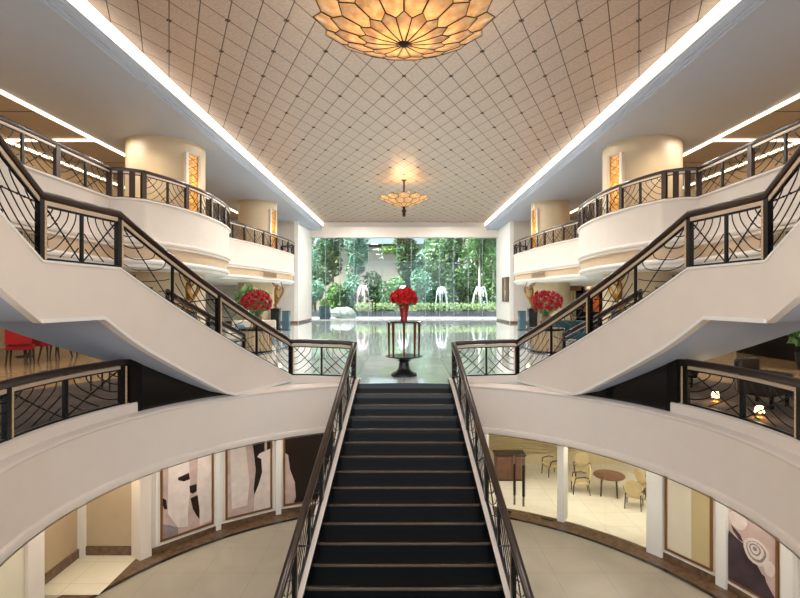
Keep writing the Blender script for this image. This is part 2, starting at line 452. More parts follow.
# slab underside and the well's fascia
def arc(R, a0, a1, z=0., n=60):    # angle measured from +y towards -x
    return [(-R*math.sin(math.radians(a0+(a1-a0)*k/n)), CY+R*math.cos(math.radians(a0+(a1-a0)*k/n)), z) for k in range(n+1)]
b = MB(); n = 96
for k in range(n):
    t0, t1 = 2*PI*k/n, 2*PI*(k+1)/n
    P = lambda R, t: (R*math.sin(t), CY+R*math.cos(t), -1.04)
    b.add([P(4.82, t0), P(4.82, t1), P(17, t1), P(17, t0)], [(0, 1, 2, 3)])
struct(b.build('ceiling_arcade', 'white'))
fa = arc(RF, 14.5, 345.5, 0, 120)
# lateral left of travel (angle increasing = turning left round the ring seen from above) points to the centre
fprof = [(-.45, .008), (-.03, .008), (.0, -.015), (.0, -.04), (-.02, -.06), (-.02, -.93), (.02, -.95), (.035, -.99), (.02, -1.05), (-.02, -1.05), (-.02, -1.06), (-.45, -1.06)]
struct(MB().sweep(fa, fprof).build('trim_well_fascia', 'plaster'))
struct(MB().sweep(arc(RF-.015, 14.5, 345.5, -1.075, 120), [(0, 0), (.02, .0), (.02, .012), (0, .012)]).build('trim_well_shadow_gap', 'steel'))
# curb under the well railings
for s in (-1, 1):
    c0 = arc(5.1, 68.5, 128, 0, 40)
    struct(MB().sweep(c0, [(-.1, 0), (.1, 0), (.1, .17), (.08, .185), (-.1, .185)]).build('trim_well_curb', 'plaster', mx=-s))

# ------------------------------------------------------------------ railings with spider-web panels
def plen(path):
    L = [0.]
    for a, b_ in zip(path, path[1:]): L.append(L[-1]+math.dist(a[:2], b_[:2]))
    return L
def pat(path, L, s):
    s = max(0, min(L[-1], s))
    for i in range(len(L)-1):
        if s <= L[i+1] or i == len(L)-2:
            t = (s-L[i])/max(1e-9, L[i+1]-L[i]); return Vector(path[i]).lerp(Vector(path[i+1]), t)
def railing(name, label, cat, segs, H, mx=1, hr=(.10, .085), post=(.10, .06), midr=.03, web=.0085, onyx=True, webs=True, postmat='iron', arcs=6, strip=True, first=True, last=True, group=None, weight=1.0):
    """segs: list of (points, number of bays); z of the points is the foot of the railing."""
    a = Vector(segs[0][0][0]); T = thing(name, label, cat, (a.x*mx, a.y, a.z), group)
    full = []
    for pts, nb, *_ in segs:
        for p in pts:
            if not full or (Vector(p)-Vector(full[-1])).length > 1e-4: full.append(tuple(p))
    w, h = hr
    hp = [(-w/2, -h*.35), (-w*.42, -h*.85), (w*.42, -h*.85), (w/2, -h*.35), (w*.5, -h*.1), (w*.36, h*.08), (0, h*.15), (-w*.36, h*.08), (-w*.5, -h*.1)]
    top = [(p[0], p[1], p[2]+H) for p in full]
    MB().sweep(top, hp).build('handrail', 'wood_dark', T, mx, 50)
    if strip:
        MB().sweep([(p[0], p[1], p[2]+H-h-.055) for p in full], [(-.03, 0), (.03, 0), (.03, .055), (-.03, .055)]).build('light_strip', 'railstrip', T, mx)
    MB().sweep([(p[0], p[1], p[2]+H-h-.08) for p in full], [(-.015, 0), (.015, 0), (.015, .025), (-.015, .025)]).build('top_bar', 'iron', T, mx)
    MB().sweep([(p[0], p[1], p[2]+.0) for p in full], [(-.022, 0), (.022, 0), (.022, .03), (-.022, .03)]).build('bottom_bar', 'iron', T, mx)
    hw = H-h-.07
    def slab(p, d, wd, dp, z0, z1):
        n = Vector((-d.y, d.x)); q = [(p.x+d.x*i*wd/2+n.x*j*dp/2, p.y+d.y*i*wd/2+n.y*j*dp/2) for i, j in ((-1, -1), (1, -1), (1, 1), (-1, 1))]
        return MB().prism(q, p.z+z0, p.z+z1)
    nseg = len(segs)
    for si, (pts, nb, *nw) in enumerate(segs):
        L = plen(pts); bl = L[-1]/nb if nb else 0
        if not nb: continue
        def dirat(s):
            d = (pat(pts, L, min(L[-1], s+.05))-pat(pts, L, max(0, s-.05))).to_2d(); return d.normalized()
        for k in range(nb+1):
            if k == nb and si < nseg-1 and segs[si+1][1]: continue
            if k == 0 and si == 0 and not first: continue
            if k == nb and si == nseg-1 and not last: continue
            s = k*bl; p = pat(pts, L, s); d = dirat(s)
            po_ = slab(p, d, post[0], post[1], 0, H-h*.5).build('post', postmat, T, mx)
            if onyx:
                q = p-Vector((d.x, d.y, 0))*(post[0]/2+.022)
                slab(q, d, .042, post[1]*.9, .01, H-h-.02).build('onyx_strip', 'onyx', po_, mx)
        if not webs or nw: continue
        for k in range(nb):
            sm = (k+.5)*bl; p = pat(pts, L, sm); d = dirat(sm)
            slab(p, d, midr*2, midr*1.4, 0, H-h*.5).build('mid_post', 'iron', T, mx)
            for side in (0, 1):
                g = post[0]/2+(.045 if onyx and side == 1 else 0)
                sa = k*bl+g if side == 0 else (k+1)*bl-g
                sb = sm-midr if side == 0 else sm+midr
                B = MB()
                def pt(u, v):
                    q = pat(pts, L, sa+(sb-sa)*u); return (q.x, q.y, q.z+.03+v*(hw-.03))
                B.tube([pt(u/6, 1-u/6+.0) for u in range(7)], web*1.15, 5)
                aw = abs(sb-sa)
                for r in range(1, arcs+1):
                    rk = (r-.15)*1.28/arcs
                    run = []
                    for q in range(13):
                        th = PI/2*q/12
                        # arcs round the top corner, a little flattened between the spokes like a web's threads
                        f = rk*(1+.06*math.cos(4*th))
                        u, v = f*math.cos(th), 1-f*math.sin(th)
                        if u <= 1.0 and v >= 0.0: run.append(pt(u, v))
                        else:
                            if len(run) > 1: B.tube(run, web, 5, False)
                            run = []
                    if len(run) > 1: B.tube(run, web, 5, False)
                    B.ball(pt(rk*.5*1.0*math.sqrt(2)*.70, 1-rk*.5*math.sqrt(2)*.70), web*1.9, 5, 4)
                B.build('web_panel', 'iron', T, mx)
    return T

# ------------------------------------------------------------------ the central staircase
RISE, RUN, YT = 3.5/19, .3227, 11.76
SL = RISE/RUN
hwid = lambda y: 1.05+.098*(YT-y)
st = thing('staircase', 'wide central staircase of glossy black steps descending into the well', 'staircase', (0, 8.7, -3.5))
for i in range(1, 19):
    yf, yb = YT-i*RUN, YT-(i-1)*RUN
    z = -i*RISE
    w0, w1 = hwid(yf)-.005, hwid(yb)-.005
    b = MB().hexa([(-w0, yf+.02, z-RISE-.02), (w0, yf+.02, z-RISE-.02), (w1, yb+.05, z-RISE-.02), (-w1, yb+.05, z-RISE-.02)],
                  [(-w0, yf+.02, z-.03), (w0, yf+.02, z-.03), (w1, yb+.05, z-.03), (-w1, yb+.05, z-.03)])
    so = b.build('step', 'granite', st)
    n_ = MB().hexa([(-w0, yf, z-.03), (w0, yf, z-.03), (w1, yb+.03, z-.03), (-w1, yb+.03, z-.03)],
                  [(-w0, yf+.004, z), (w0, yf+.004, z), (w1, yb+.03, z), (-w1, yb+.03, z)]).build('tread', 'tread_dark', so)
    MB().hexa([(-w0, yf-.012, z-.034), (w0, yf-.012, z-.034), (w0, yf+.028, z-.034), (-w0, yf+.028, z-.034)],
              [(-w0, yf-.012, z+.004), (w0, yf-.012, z+.004), (w0, yf+.028, z+.004), (-w0, yf+.028, z+.004)]).build('nosing', 'nosing', so, bevel=.01)
MB().hexa([(-1.05, YT-.02, -RISE), (1.05, YT-.02, -RISE), (1.05, YT+.1, -RISE), (-1.05, YT+.1, -RISE)],
          [(-1.05, YT-.02, -.002), (1.05, YT-.02, -.002), (1.05, YT+.1, -.002), (-1.05, YT+.1, -.002)]).build('step', 'granite', st)
for s in (-1, 1):
    b = MB(); ys = [YT+.12, YT-.08]+[YT-.08-k*.5 for k in range(1, 13)]; ys[-1] = 5.65
    vs = []
    for y in ys:
        z = min(.14, -(YT-.2-y)*SL+.06) if y > YT-.4 else -(YT-.2-y)*SL+.06
        z = min(z, .1)
        a, c = hwid(min(y, YT))-.0, hwid(min(y, YT))+.17
        vs += [(a, y, z-.55), (c, y, z-.55), (c, y, z), (a, y, z)]
    fs = []
    for k in range(len(ys)-1):
        for j in range(4): fs.append((k*4+j, k*4+(j+1) % 4, k*4+4+(j+1) % 4, k*4+4+j))
    fs += [(0, 1, 2, 3), tuple(4*(len(ys)-1)+j for j in (3, 2, 1, 0))]
    b.add(vs, fs).build('stringer', 'plaster', st, s, bevel=.01)
    b = MB(); b.add([(v[0]-(.012 if j % 4 in (0, 3) else .155), v[1], v[2]-(.012 if j % 4 > 1 else 0)) for j, v in enumerate(vs)], fs); b.build('skirting', 'granite', st, s)
    path = [(hwid(min(y, YT))+.10, y, min(.1, -(YT-.2-y)*SL+.06)) for y in [11.72-k*.33 for k in range(19)]]
    railing('staircase_railing', 'dark web-pattern railing down the %s edge of the central black staircase' % ('left', '', 'right')[s+1], 'railing',
            [(path, 4)], .86, s, hr=(.11, .09), post=(.08, .06), web=.008, onyx=True, first=True, group='central staircase railings')

# ------------------------------------------------------------------ side staircases rising to the landings (built for the left, mirrored)
def lag(t, P):
    ts = (0, .58, 1.0); out = Vector((0, 0, 0))
    for i in range(3):
        c = 1.
        for j in range(3):
            if j != i: c *= (t-ts[j])/(ts[i]-ts[j])
        out += Vector(P[i])*c
    return out
FL = [lag(k/16, [(-2.70, 11.9, .17), (-3.79, 9.3, 1.53), (-4.29, 7.5, 2.46)]) for k in range(17)]
LA = [Vector((-4.29, 7.5, 2.46)), Vector((-4.40, 6.85, 2.465)), Vector((-4.48, 6.15, 2.47))]
F2 = [Vector((-4.48, 6.15, 2.47)), Vector((-4.50, 5.6, 2.90)), Vector((-4.49, 4.9, 3.45)), Vector((-4.45, 4.0, 4.15))]
FLAT = [(-1.2, 11.8, .12), (-1.5, 11.82, .15), (-2.3, 11.87, .17), (-2.70, 11.9, .17)]
def offs(P, d):     # offset a plan polyline outwards (away from the nave)
    out = []
    for i, p in enumerate(P):
        t = (Vector(P[min(i+1, len(P)-1)])-Vector(P[max(i-1, 0)])).to_2d().normalized()
        out.append(Vector((p[0]+t.y*d, p[1]-t.x*d, p[2])))
    return out
for s in (-1, 1):
    mx = -s   # geometry is written for the left side
    sd = ('left', '', 'right')[s+1]
    mx = 1 if s == -1 else -1
    T = thing('side_staircase', 'cream side staircase with a landing, rising on the %s of the black stairs' % sd, 'staircase', (-3.5*mx, 10, 0), 'side staircases')
    # inner stringer: one continuous vertical band
    inn = list(FL)+[Vector((-4.345, 7.2, 2.463))]+LA[1:]+F2[1:]
    n1 = len(FL)
    def zbot(i, p):
        if i < n1+3:
            T_ = [(-9, 1.69), (7.2, 1.69), (7.9, 1.23), (9.0, .62), (10.1, .012), (99, .012)]
            for (ya, za), (yb, zb_) in zip(T_, T_[1:]):
                if p.y <= yb: return za+(zb_-za)*(p.y-ya)/(yb-ya)
        return p.z-.83
    b = MB(); vs = []
    oi = offs(inn, -.03); oo = offs(inn, .09)
    for i, p in enumerate(inn):
        zb = zbot(i, p)
        vs += [(oi[i].x, oi[i].y, zb), (oo[i].x, oo[i].y, zb), (oo[i].x, oo[i].y, p.z), (oi[i].x, oi[i].y, p.z)]
    fs = []
    for k in range(len(inn)-1):
        for j in range(4): fs.append((k*4+j, k*4+(j+1) % 4, k*4+4+(j+1) % 4, k*4+4+j))
    fs += [(0, 1, 2, 3), tuple(4*(len(inn)-1)+j for j in (3, 2, 1, 0))]
    b.add(vs, fs).build('stringer', 'plaster', T, mx)
    MB().sweep([(p.x, p.y, p.z) for p in inn], [(-.1, -.03), (.05, -.03), (.05, .0), (-.1, .0)]).build('stringer_cap', 'white', T, mx)
    MB().sweep([(p.x, p.y, zbot(i, p)) for i, p in enumerate(inn)][:n1+3], [(.02, .0), (.05, .0), (.05, .05), (.02, .05)]).build('lower_moulding', 'white', T, mx)
    # lobby curb in front
    MB().sweep(FLAT, [(-.09, -.17), (.05, -.17), (.05, 0), (-.09, 0)]).build('curb', 'plaster', T, mx)
    # steps
    Wd = 1.25
    ou = offs(FL, Wd)
    ns = 13
    Lf = plen(FL)
    for i in range(ns):
        f0, f1 = i/ns, (i+1)/ns
        a0 = pat(FL, Lf, f0*Lf[-1]); a1 = pat(FL, Lf, f1*Lf[-1])
        Lo = plen(ou); c0 = pat(ou, Lo, f0*Lo[-1]); c1 = pat(ou, Lo, f1*Lo[-1])
        z = (i+1)*(2.36/ns)
        MB().hexa([(a0.x, a0.y, max(0, z-.42)), (a1.x, a1.y, max(0, z-.42)), (c1.x, c1.y, max(0, z-.42)), (c0.x, c0.y, max(0, z-.42))],
                  [(a0.x, a0.y, z), (a1.x, a1.y, z), (c1.x, c1.y, z), (c0.x, c0.y, z)]).build('step', 'steps_dark', T, mx)
    # soffit under flight and landing
    vs = []; path = inn; po = [offs(path, 1.4 if p.y > 8.6 else 1.4+.7*min(1, (8.6-p.y)/1.1))[i] for i, p in enumerate(path)]
    for i, p in enumerate(path):
        zb = zbot(i, p)+.02
        q = po[i]
        vs += [(p.x-.02, p.y, zb), (q.x, q.y, zb), (q.x, q.y, zb+.16), (p.x-.02, p.y, zb+.16)]
    fs = []
    for k in range(len(path)-1):
        for j in range(4): fs.append((k*4+j, k*4+(j+1) % 4, k*4+4+(j+1) % 4, k*4+4+j))
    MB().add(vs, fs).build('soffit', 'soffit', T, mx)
    MB().prism([(LA[0].x-.02, LA[0].y), (LA[2].x-.02, LA[2].y), (-5.85, 6.0), (-5.7, 7.9)], 1.85, 2.36).build('landing', 'steps_dark', T, mx)
    l2 = plen(F2)
    for i in range(8):
        a0 = pat(F2, l2, i/8*l2[-1]); a1 = pat(F2, l2, (i+1)/8*l2[-1]); z = 2.36+(i+1)*1.7/8
        MB().hexa([(a0.x, a0.y, z-.3), (a1.x, a1.y, z-.3), (a1.x-1.3, a1.y, z-.3), (a0.x-1.3, a0.y, z-.3)],
                  [(a0.x, a0.y, z), (a1.x, a1.y, z), (a1.x-1.3, a1.y, z), (a0.x-1.3, a0.y, z)]).build('step', 'steps_dark', T, mx)
    # black cladding that closes the space under the lower flight
    cl = arc(5.03, 67.5, 40, 0, 18)
    vs = []
    for p in cl:
        # height of the flight's underside at the nearest point of the flight
        q = min(range(len(FL)), key=lambda i: abs(FL[i].y-p[1]))
        zt = max(.04, zbot(q, FL[q])+.3)
        vs.append((p[0], p[1], 0.01, zt))
    b = MB()
    for a_, c_ in zip(vs, vs[1:]):
        r0 = Vector((a_[0], a_[1]-CY)).normalized()*.08; r1 = Vector((c_[0], c_[1]-CY)).normalized()*.08
        b.hexa([(a_[0], a_[1], a_[2]), (c_[0], c_[1], c_[2]), (c_[0]+r1.x, c_[1]+r1.y, c_[2]), (a_[0]+r0.x, a_[1]+r0.y, a_[2])],
               [(a_[0], a_[1], a_[3]), (c_[0], c_[1], c_[3]), (c_[0]+r1.x, c_[1]+r1.y, c_[3]), (a_[0]+r0.x, a_[1]+r0.y, a_[3])])
    b.build('black_cladding', 'blackpanel', T, mx)
    railing('side_stair_railing', 'long web-pattern railing along the cream side staircase, %s of the black stairs' % sd, 'railing',
            [(FLAT, 1), ([tuple(p) for p in FL], 2), ([tuple(p) for p in LA], 1), ([tuple(p) for p in F2], 1)], .84, mx,
            hr=(.115, .1), post=(.075, .07), midr=.022, web=.0085, group='side staircase railings')
    out = offs(FL, 1.15)
    railing('outer_stair_railing', 'plain dark outer handrail across the steps of the %s side staircase' % sd, 'railing',
            [([tuple(p) for p in out[1:9]], 2)], .82, mx, hr=(.11, .12), post=(.06, .05), onyx=False, webs=False, strip=False, group='outer handrails')
    # railing of the well, on its curb
    railing('well_railing', 'curved web-pattern railing on the %s rim of the well, under the side landing' % sd, 'railing',
            [([(p[0], p[1], .185) for p in arc(5.1, 71.2, 120.4, 0, 48)], 2)], .76, mx, hr=(.13, .1), post=(.09, .07), midr=.035, web=.010, group='well railings')
    c = Vector(arc(5.1, 68.6, 70, 0, 1)[0])
    MB().box((c.x-.0, c.y, .47), (.22, .16, .95), math.radians(68.6)).build('newel', 'iron', T, mx)

# ------------------------------------------------------------------ balconies (written for the left)
A1 = [(-8.6, 3, 5), (-8.6, 8, 5), (-8.62, 11.2, 5), (-8.75, 14.85, 5)]
A2 = [(-8.75, 14.85, 5), (-8.3, 14.95, 5), (-7.92, 15.2, 5)]
A3 = crom([(-7.92, 15.2, 5), (-7.5, 16.4, 5), (-7.28, 17.8, 5), (-7.28, 19.4, 5), (-7.5, 21.2, 5), (-7.95, 22.7, 5), (-8.55, 23.7, 5), (-8.8, 24.1, 5)], 5)
A4 = crom([(-8.8, 24.1, 5), (-8.62, 25.3, 5), (-8.38, 26.4, 5), (-8.05, 28.6, 5), (-7.83, 31.4, 5), (-7.68, 33.4, 5), (-7.72, 34.9, 5), (-8.0, 36.1, 5), (-8.5, 36.9, 5), (-9.1, 37.2, 5)], 5)
bal = A1+A2[1:]+A3[1:]+A4[1:]
for s in (-1, 1):
    mx = -s if False else (1 if s == -1 else -1)
    sd = ('left', '', 'right')[s+1]
    # lateral left of travel (away from camera, +y) is -x = outwards; nave side is negative
    p1 = [(.3, 0), (-.07, 0), (-.07, -.05), (-.02, -.07), (0, -.1), (0, -1.2), (-.05, -1.22), (-.07, -1.27), (-.05, -1.33), (.0, -1.36), (.0, -1.42), (.09, -1.45), (.3, -1.45)]
    p3 = [(.3, -1.8), (.03, -1.8), (.0, -1.83), (-.03, -1.87), (.0, -1.93), (.1, -1.96), (.12, -2.05), (.3, -2.05)]
    struct(MB().sweep(bal, p1).build('trim_balcony_parapet', 'plaster', mx=mx))
    struct(MB().sweep(bal, [(.3, -1.45), (.09, -1.45), (.09, -1.8), (.3, -1.8)]).build('trim_balcony_band', 'tanband', mx=mx))
    struct(MB().sweep(bal, p3).build('trim_balcony_moulding', 'white', mx=mx))
    b = MB(); c_ = MB()
    io = []
    for i, p in enumerate(bal):
        io.append((p[0]-.2, p[1]))
    io.append((-9.1, YE))
    for p, q in zip(io, io[1:]):
        b.add([(p[0], p[1], 4.96), (q[0], q[1], 4.96), (-XW, q[1], 4.96), (-XW, p[1], 4.96)], [(0, 1, 2, 3)])
        c_.add([(p[0], p[1], 2.97), (q[0], q[1], 2.97), (-XW, q[1], 2.97), (-XW, p[1], 2.97)], [(0, 1, 2, 3)])
    struct(b.build('floor_balcony', 'tanfloor', mx=mx)); struct(c_.build('ceiling_under_balcony', 'white', mx=mx))
    railing('balcony_railing', 'long web-pattern balcony railing on the upper floor, %s side of the hall' % sd, 'railing',
            [(A1, 5), (A2, 3, 'plain'), (A3, 5), (A4, 6)], .88, mx, hr=(.12, .1), post=(.16, .09), midr=.035, web=.011, onyx=False, postmat='bronze', arcs=5, group='balcony railings')
    # air grilles in the tan band
    for (gx, gy, n_, wd, lb) in ((-8.66, 11.6, 14, 1.0, 'tan air grille in the %s balcony band seen behind the stair landing'), (-7.97, 29.6, 20, 2.2, 'tan air grille in the band of the far %s balcony')):
        g = thing('air_vent', lb % sd, 'vent', (gx*mx, gy, 3.25), 'balcony air grilles')
        dx = (.0 if gy < 20 else .08)
        def gp(v, off): return (gx+.02+dx*(v)/1.0*(1.0)+off, gy+v)
        for z_ in (3.235, 3.5):
            x0, y0 = gp(-wd/2, .06); x1, y1 = gp(wd/2, .06)
            MB().hexa([(x0, y0, z_-.02), (x1, y1, z_-.02), (x1-.04, y1, z_-.02), (x0-.04, y0, z_-.02)], [(x0, y0, z_+.02), (x1, y1, z_+.02), (x1-.04, y1, z_+.02), (x0-.04, y0, z_+.02)]).build('frame', 'vent', g, mx)
        sl = MB()
        for k in range(n_):
            x, y = gp(-wd/2+wd*(k+.5)/n_, .04); sl.box((x, y, 3.37), (.03, .02, .25))
        sl.build('slats', 'vent', g, mx)

# ------------------------------------------------------------------ round columns with lit wall lights
for s in (-1, 1):
    sd = ('left', '', 'right')[s+1]
    for (cx, cy, R, near) in ((9.5, 20.0, 1.45, True), (9.36, 32.0, 1.2, False)):
        struct(MB().lathe([(R, 0), (R, 2.97), (R, 3.0), (R, SZ)], (s*cx, cy, 0), 48).build('column', 'column_plaster'))
        struct(MB().lathe([(R+.01, 0), (R+.03, .02), (R+.03, .2), (R+.01, .22)], (s*cx, cy, 0), 48).build('trim_column_base', 'brownmarble'))
        wx, wy = s*(cx-R*.9), cy-R*.48
        T = thing('wall_light', 'tall glowing amber wall light on the %s %s round column' % ('nearer' if near else 'farther', sd), 'light', (wx, wy, 5.0), 'column lights')
        an = math.atan2(wy-cy, wx-s*cx)
        wd = .27 if near else .22
        n = Vector((math.cos(an), math.sin(an), 0)); t = Vector((-n.y, n.x, 0)); c0 = Vector((s*cx, cy, 0))+n*(R+.02)
        def bx(B, u0, u1, d0, d1, z0, z1):
            q = [c0+t*u0+n*d0, c0+t*u1+n*d0, c0+t*u1+n*d1, c0+t*u0+n*d1]
            B.prism([(p.x, p.y) for p in q], z0, z1)
        for e in (-1, 1):
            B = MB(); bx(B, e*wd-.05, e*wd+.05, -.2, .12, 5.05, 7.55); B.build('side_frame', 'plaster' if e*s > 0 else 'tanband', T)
        B = MB(); bx(B, -wd, wd, -.2, .1, 7.48, 7.55); B.build('top_frame', 'tanband', T)
        B = MB(); bx(B, -wd+.05, wd-.05, -.1, .05, 5.1, 7.48); B.build('amber_panel', 'amber_wall', T)
        B = MB()
        for k in range(8):
            z0 = 5.15+k*.29
            for e in (-1, 1):
                pts = [c0+t*(e*(wd-.06)*math.cos(PI*q/8))+n*.07+Vector((0, 0, z0+.29*q/8)) for q in range(9)]
                B.tube(pts, .012, 5)
        B.build('scrollwork', 'brass', T)
        l = point(c0+n*.35+Vector((0, 0, 6.3)), 14, (1, .72, .35), .15)
    # warm wall washers high on the columns
    area((s*9.2, 17.2, SZ-.08), .25, 14, (1, .85, .6), (math.radians(25), 0, 0), spread=1.6)

# ------------------------------------------------------------------ chandeliers
def chandelier(loc, R, drop, label, power, k0=16):
    """loc = centre of the rim; the petals form a shallow inverted dome"""
    T = thing('chandelier', label, 'chandelier', loc, 'petal chandeliers')
    L = Vector(loc)
    def surf(r): # height of the dome below the rim at radius fraction r
        return -drop*(1-r**1.7)
    def P(r, a, dz=0): return L+Vector((R*r*math.cos(a), R*r*math.sin(a), surf(min(r, 1.0))+dz))
    tiers = [(.07, .42, .50, 0, 0.0), (.30, .70, .80, .5, .03), (.58, .90, 1.0, 0, .06)]
    lead = MB()
    for ti, (r0, r1, rt, ph, dz) in enumerate(tiers):
        for k in range(k0):
            a = 2*PI*(k+ph)/k0; da = PI/k0*.98
            pts = [P(r0, a-da*.9, dz), P((r0+r1)/2, a-da, dz), P(r1, a-da, dz), P(rt, a, dz), P(r1, a+da, dz), P((r0+r1)/2, a+da, dz), P(r0, a+da*.9, dz)]
            mid = P((r0+r1)/2, a, dz-.02*R)
            b = MB().add(pts+[mid], [(i, (i+1) % 7, 7) for i in range(7)])
            b.build('petal', 'amber', T, solid=.012)
            lead.tube([p-Vector((0, 0, .012)) for p in pts], .010*R/2+.003, 5, False)
    lead.build('leading', 'iron', T)
    MB().lathe([(.001, -.06), (.06, -.05), (.09*R/2+.03, 0), (.16, .05), (.0, .06)], P(0, 0, -.02), 20).build('hub', 'bronze', T)
    return T, P
c1, P1 = chandelier((0, 11.5, 8.42), 2.09, .58, 'huge amber petal chandelier close under the quilted ceiling', 300)
MB().lathe([(.0, 8.5), (.12, 8.5), (.12, 8.8), (.0, 8.8)], (0, 11.5, 0), 16).build('ceiling_mount', 'bronze', c1)
for a in range(4):
    point((.62*math.cos(a*PI/2+.4), 11.5+.62*math.sin(a*PI/2+.4), 8.22), 60, (1, .84, .6), .12)
point((0, 11.5, 8.06), 70, (1, .88, .66), .06)
c2, P2 = chandelier((0, 28.8, 7.75), 1.5, .5, 'smaller hanging petal chandelier deep in the hall, above the central vase', 120, 12)
MB().tube([(0, 28.8, 7.0), (0, 28.8, 8.8)], .05, 8).build('rod', 'bronze', c2)
MB().lathe([(.0, 6.68), (.09, 6.68), (.1, 6.95), (.16, 7.02), (.1, 7.08), (.05, 7.25), (0, 7.25)], (0, 28.8, 0), 14).build('finial', 'bronze', c2)
MB().lathe([(.0, 8.74), (.12, 8.74), (.16, 8.79), (0, 8.79)], (0, 28.8, 0), 14).build('canopy', 'bronze', c2)
b = MB()
for k in range(12):
    a0 = 2*PI*k/12; a1 = 2*PI*(k+1)/12; am = (a0+a1)/2
    f = lambda r, a, z: (r*math.cos(a), 28.8+r*math.sin(a), z)
    p = [f(.3, a0, 7.45), f(.8, a0, 7.72), f(1.05, am, 7.98), f(.8, a1, 7.72), f(.3, a1, 7.45), f(.6, am, 7.5)]
    MB().add(p, [(0, 1, 5), (1, 2, 5), (2, 3, 5), (3, 4, 5), (4, 0, 5)]).build('upper_petal', 'amber', c2, solid=.012)
for a in range(3):
    point((.5*math.cos(a*2.1), 28.8+.5*math.sin(a*2.1), 7.62), 32, (1, .8, .5), .15)
area((0, 28.8, 8.0), 1.4, 40, (1, .62, .28), (PI, 0, 0))

# ------------------------------------------------------------------ glass wall
PW = 16.7/13
for i in range(13):
    x0 = -8.35+i*PW
    W = struct(MB().box((x0+PW/2, YB, 3.75), (PW-.03, .02, 7.3)).build('window_%d' % (i+1), 'glass'))
    if i: struct(MB().box((x0, YB+.08, 3.75), (.04, .16, 7.3)).build('window_fin', 'fin', W))
for i, x in enumerate((-2.7, 2.55)):
    d = thing('door_handle_pair', 'dark pull handles on the glass door %s of the red vase' % ('left', 'right')[i], 'handle', (x, YB-.05, .5), 'glass door handles')
    for e in (-1, 1):
        MB().tube([(x+e*.13, YB-.1, .5), (x+e*.13, YB-.1, 1.75)], .035, 8).build('pull_bar', 'handle_dark', d)
        m_ = MB()
        for z in (.6, 1.65): m_.tube([(x+e*.13, YB-.1, z), (x+e*.13, YB-.01, z)], .02, 6)
        m_.build('mount', 'steel', d)
struct(MB().box((0, YB, .03), (16.7, .3, .06)).build('trim_window_sill', 'paving'))

# ------------------------------------------------------------------ garden outside
struct(MB().box((0, 70, -.15), (80, 49, .2)).build('ground_garden', 'soil'))
struct(MB().box((0, 47.6, -.04), (40, 4.9, .1)).build('ground_terrace', 'paving'))
struct(MB().box((0, 50.3, .33), (40, .5, .66)).build('wall_planter', 'planter_dark'))
struct(MB().box((0, 49.95, .05), (40, .4, .12)).build('trim_planter_edge', 'paving'))
def leafcloud(name, m, parent, blobs, n, sz, seed=0, elong=1.6):
    rnd = random.Random(seed); B = MB(); vs = []; fs = []
    tot = sum(r[3]*r[4] for r in blobs)
    for (cx, cy, cz, rx, rz) in blobs:
        cnt = int(n*rx*rz/tot)
        for _ in range(cnt):
            while True:
                d = Vector((rnd.uniform(-1, 1), rnd.uniform(-1, 1), rnd.uniform(-1, 1)))
                if .2 < d.length < 1: break
            d = d.normalized()*(d.length**.45)
            p = Vector((cx+d.x*rx, cy+d.y*rx, cz+d.z*rz))
            u = Vector((rnd.gauss(0, 1), rnd.gauss(0, 1), rnd.gauss(0, .7))).normalized()
            w = u.cross(Vector((rnd.gauss(0, 1), rnd.gauss(0, 1), rnd.gauss(0, 1)))).normalized()
            L = sz*rnd.uniform(.6, 1.3); k = len(vs); nn = u.cross(w)*L*.18
            vs += [p-u*L*elong/2, p+w*L*.33+nn, p+u*L*elong/2, p-w*L*.33+nn]
            fs += [(k, k+1, k+2, k+3)]
    me = bpy.data.meshes.new(name); off = WL[parent.name] if parent else Vector()
    me.from_pydata([tuple(v-off) for v in vs], [], fs); me.materials.append(M[m])
    o = bpy.data.objects.new(name, me); COL.objects.link(o)
    if parent: o.parent = parent
    WL[o.name] = off.copy(); return o
def tree(x, y, h, r, m, trunk, label, seed, n=1500, sz=.32, cz0=.35, lean=0.):
    T = thing('tree', label, 'tree', (x, y, 0), 'garden trees')
    rnd = random.Random(seed)
    top = (x+lean, y, h*.8)
    b = MB().tube([(x, y, -.1), (x+lean*.3, y, h*.3), top], [.16, .13, .06], 8)
    bl = []
    for k in range(7):
        a = rnd.uniform(0, 2*PI); q = rnd.uniform(.2, .75)*r; z = h*(cz0+(1-cz0)*(k+.5)/7)
        c = (x+lean*z/h+q*math.cos(a), y+q*math.sin(a)*.7, z, r*rnd.uniform(.45, .65), h*.14)
        bl.append(c)
        b.tube([(x+lean*z/h*.8, y, z*.8), (c[0], c[1], c[2])], [.05, .02], 5)
    b.build('trunk', trunk, T)
    leafcloud('crown', m, T, bl, n, sz, seed); return T
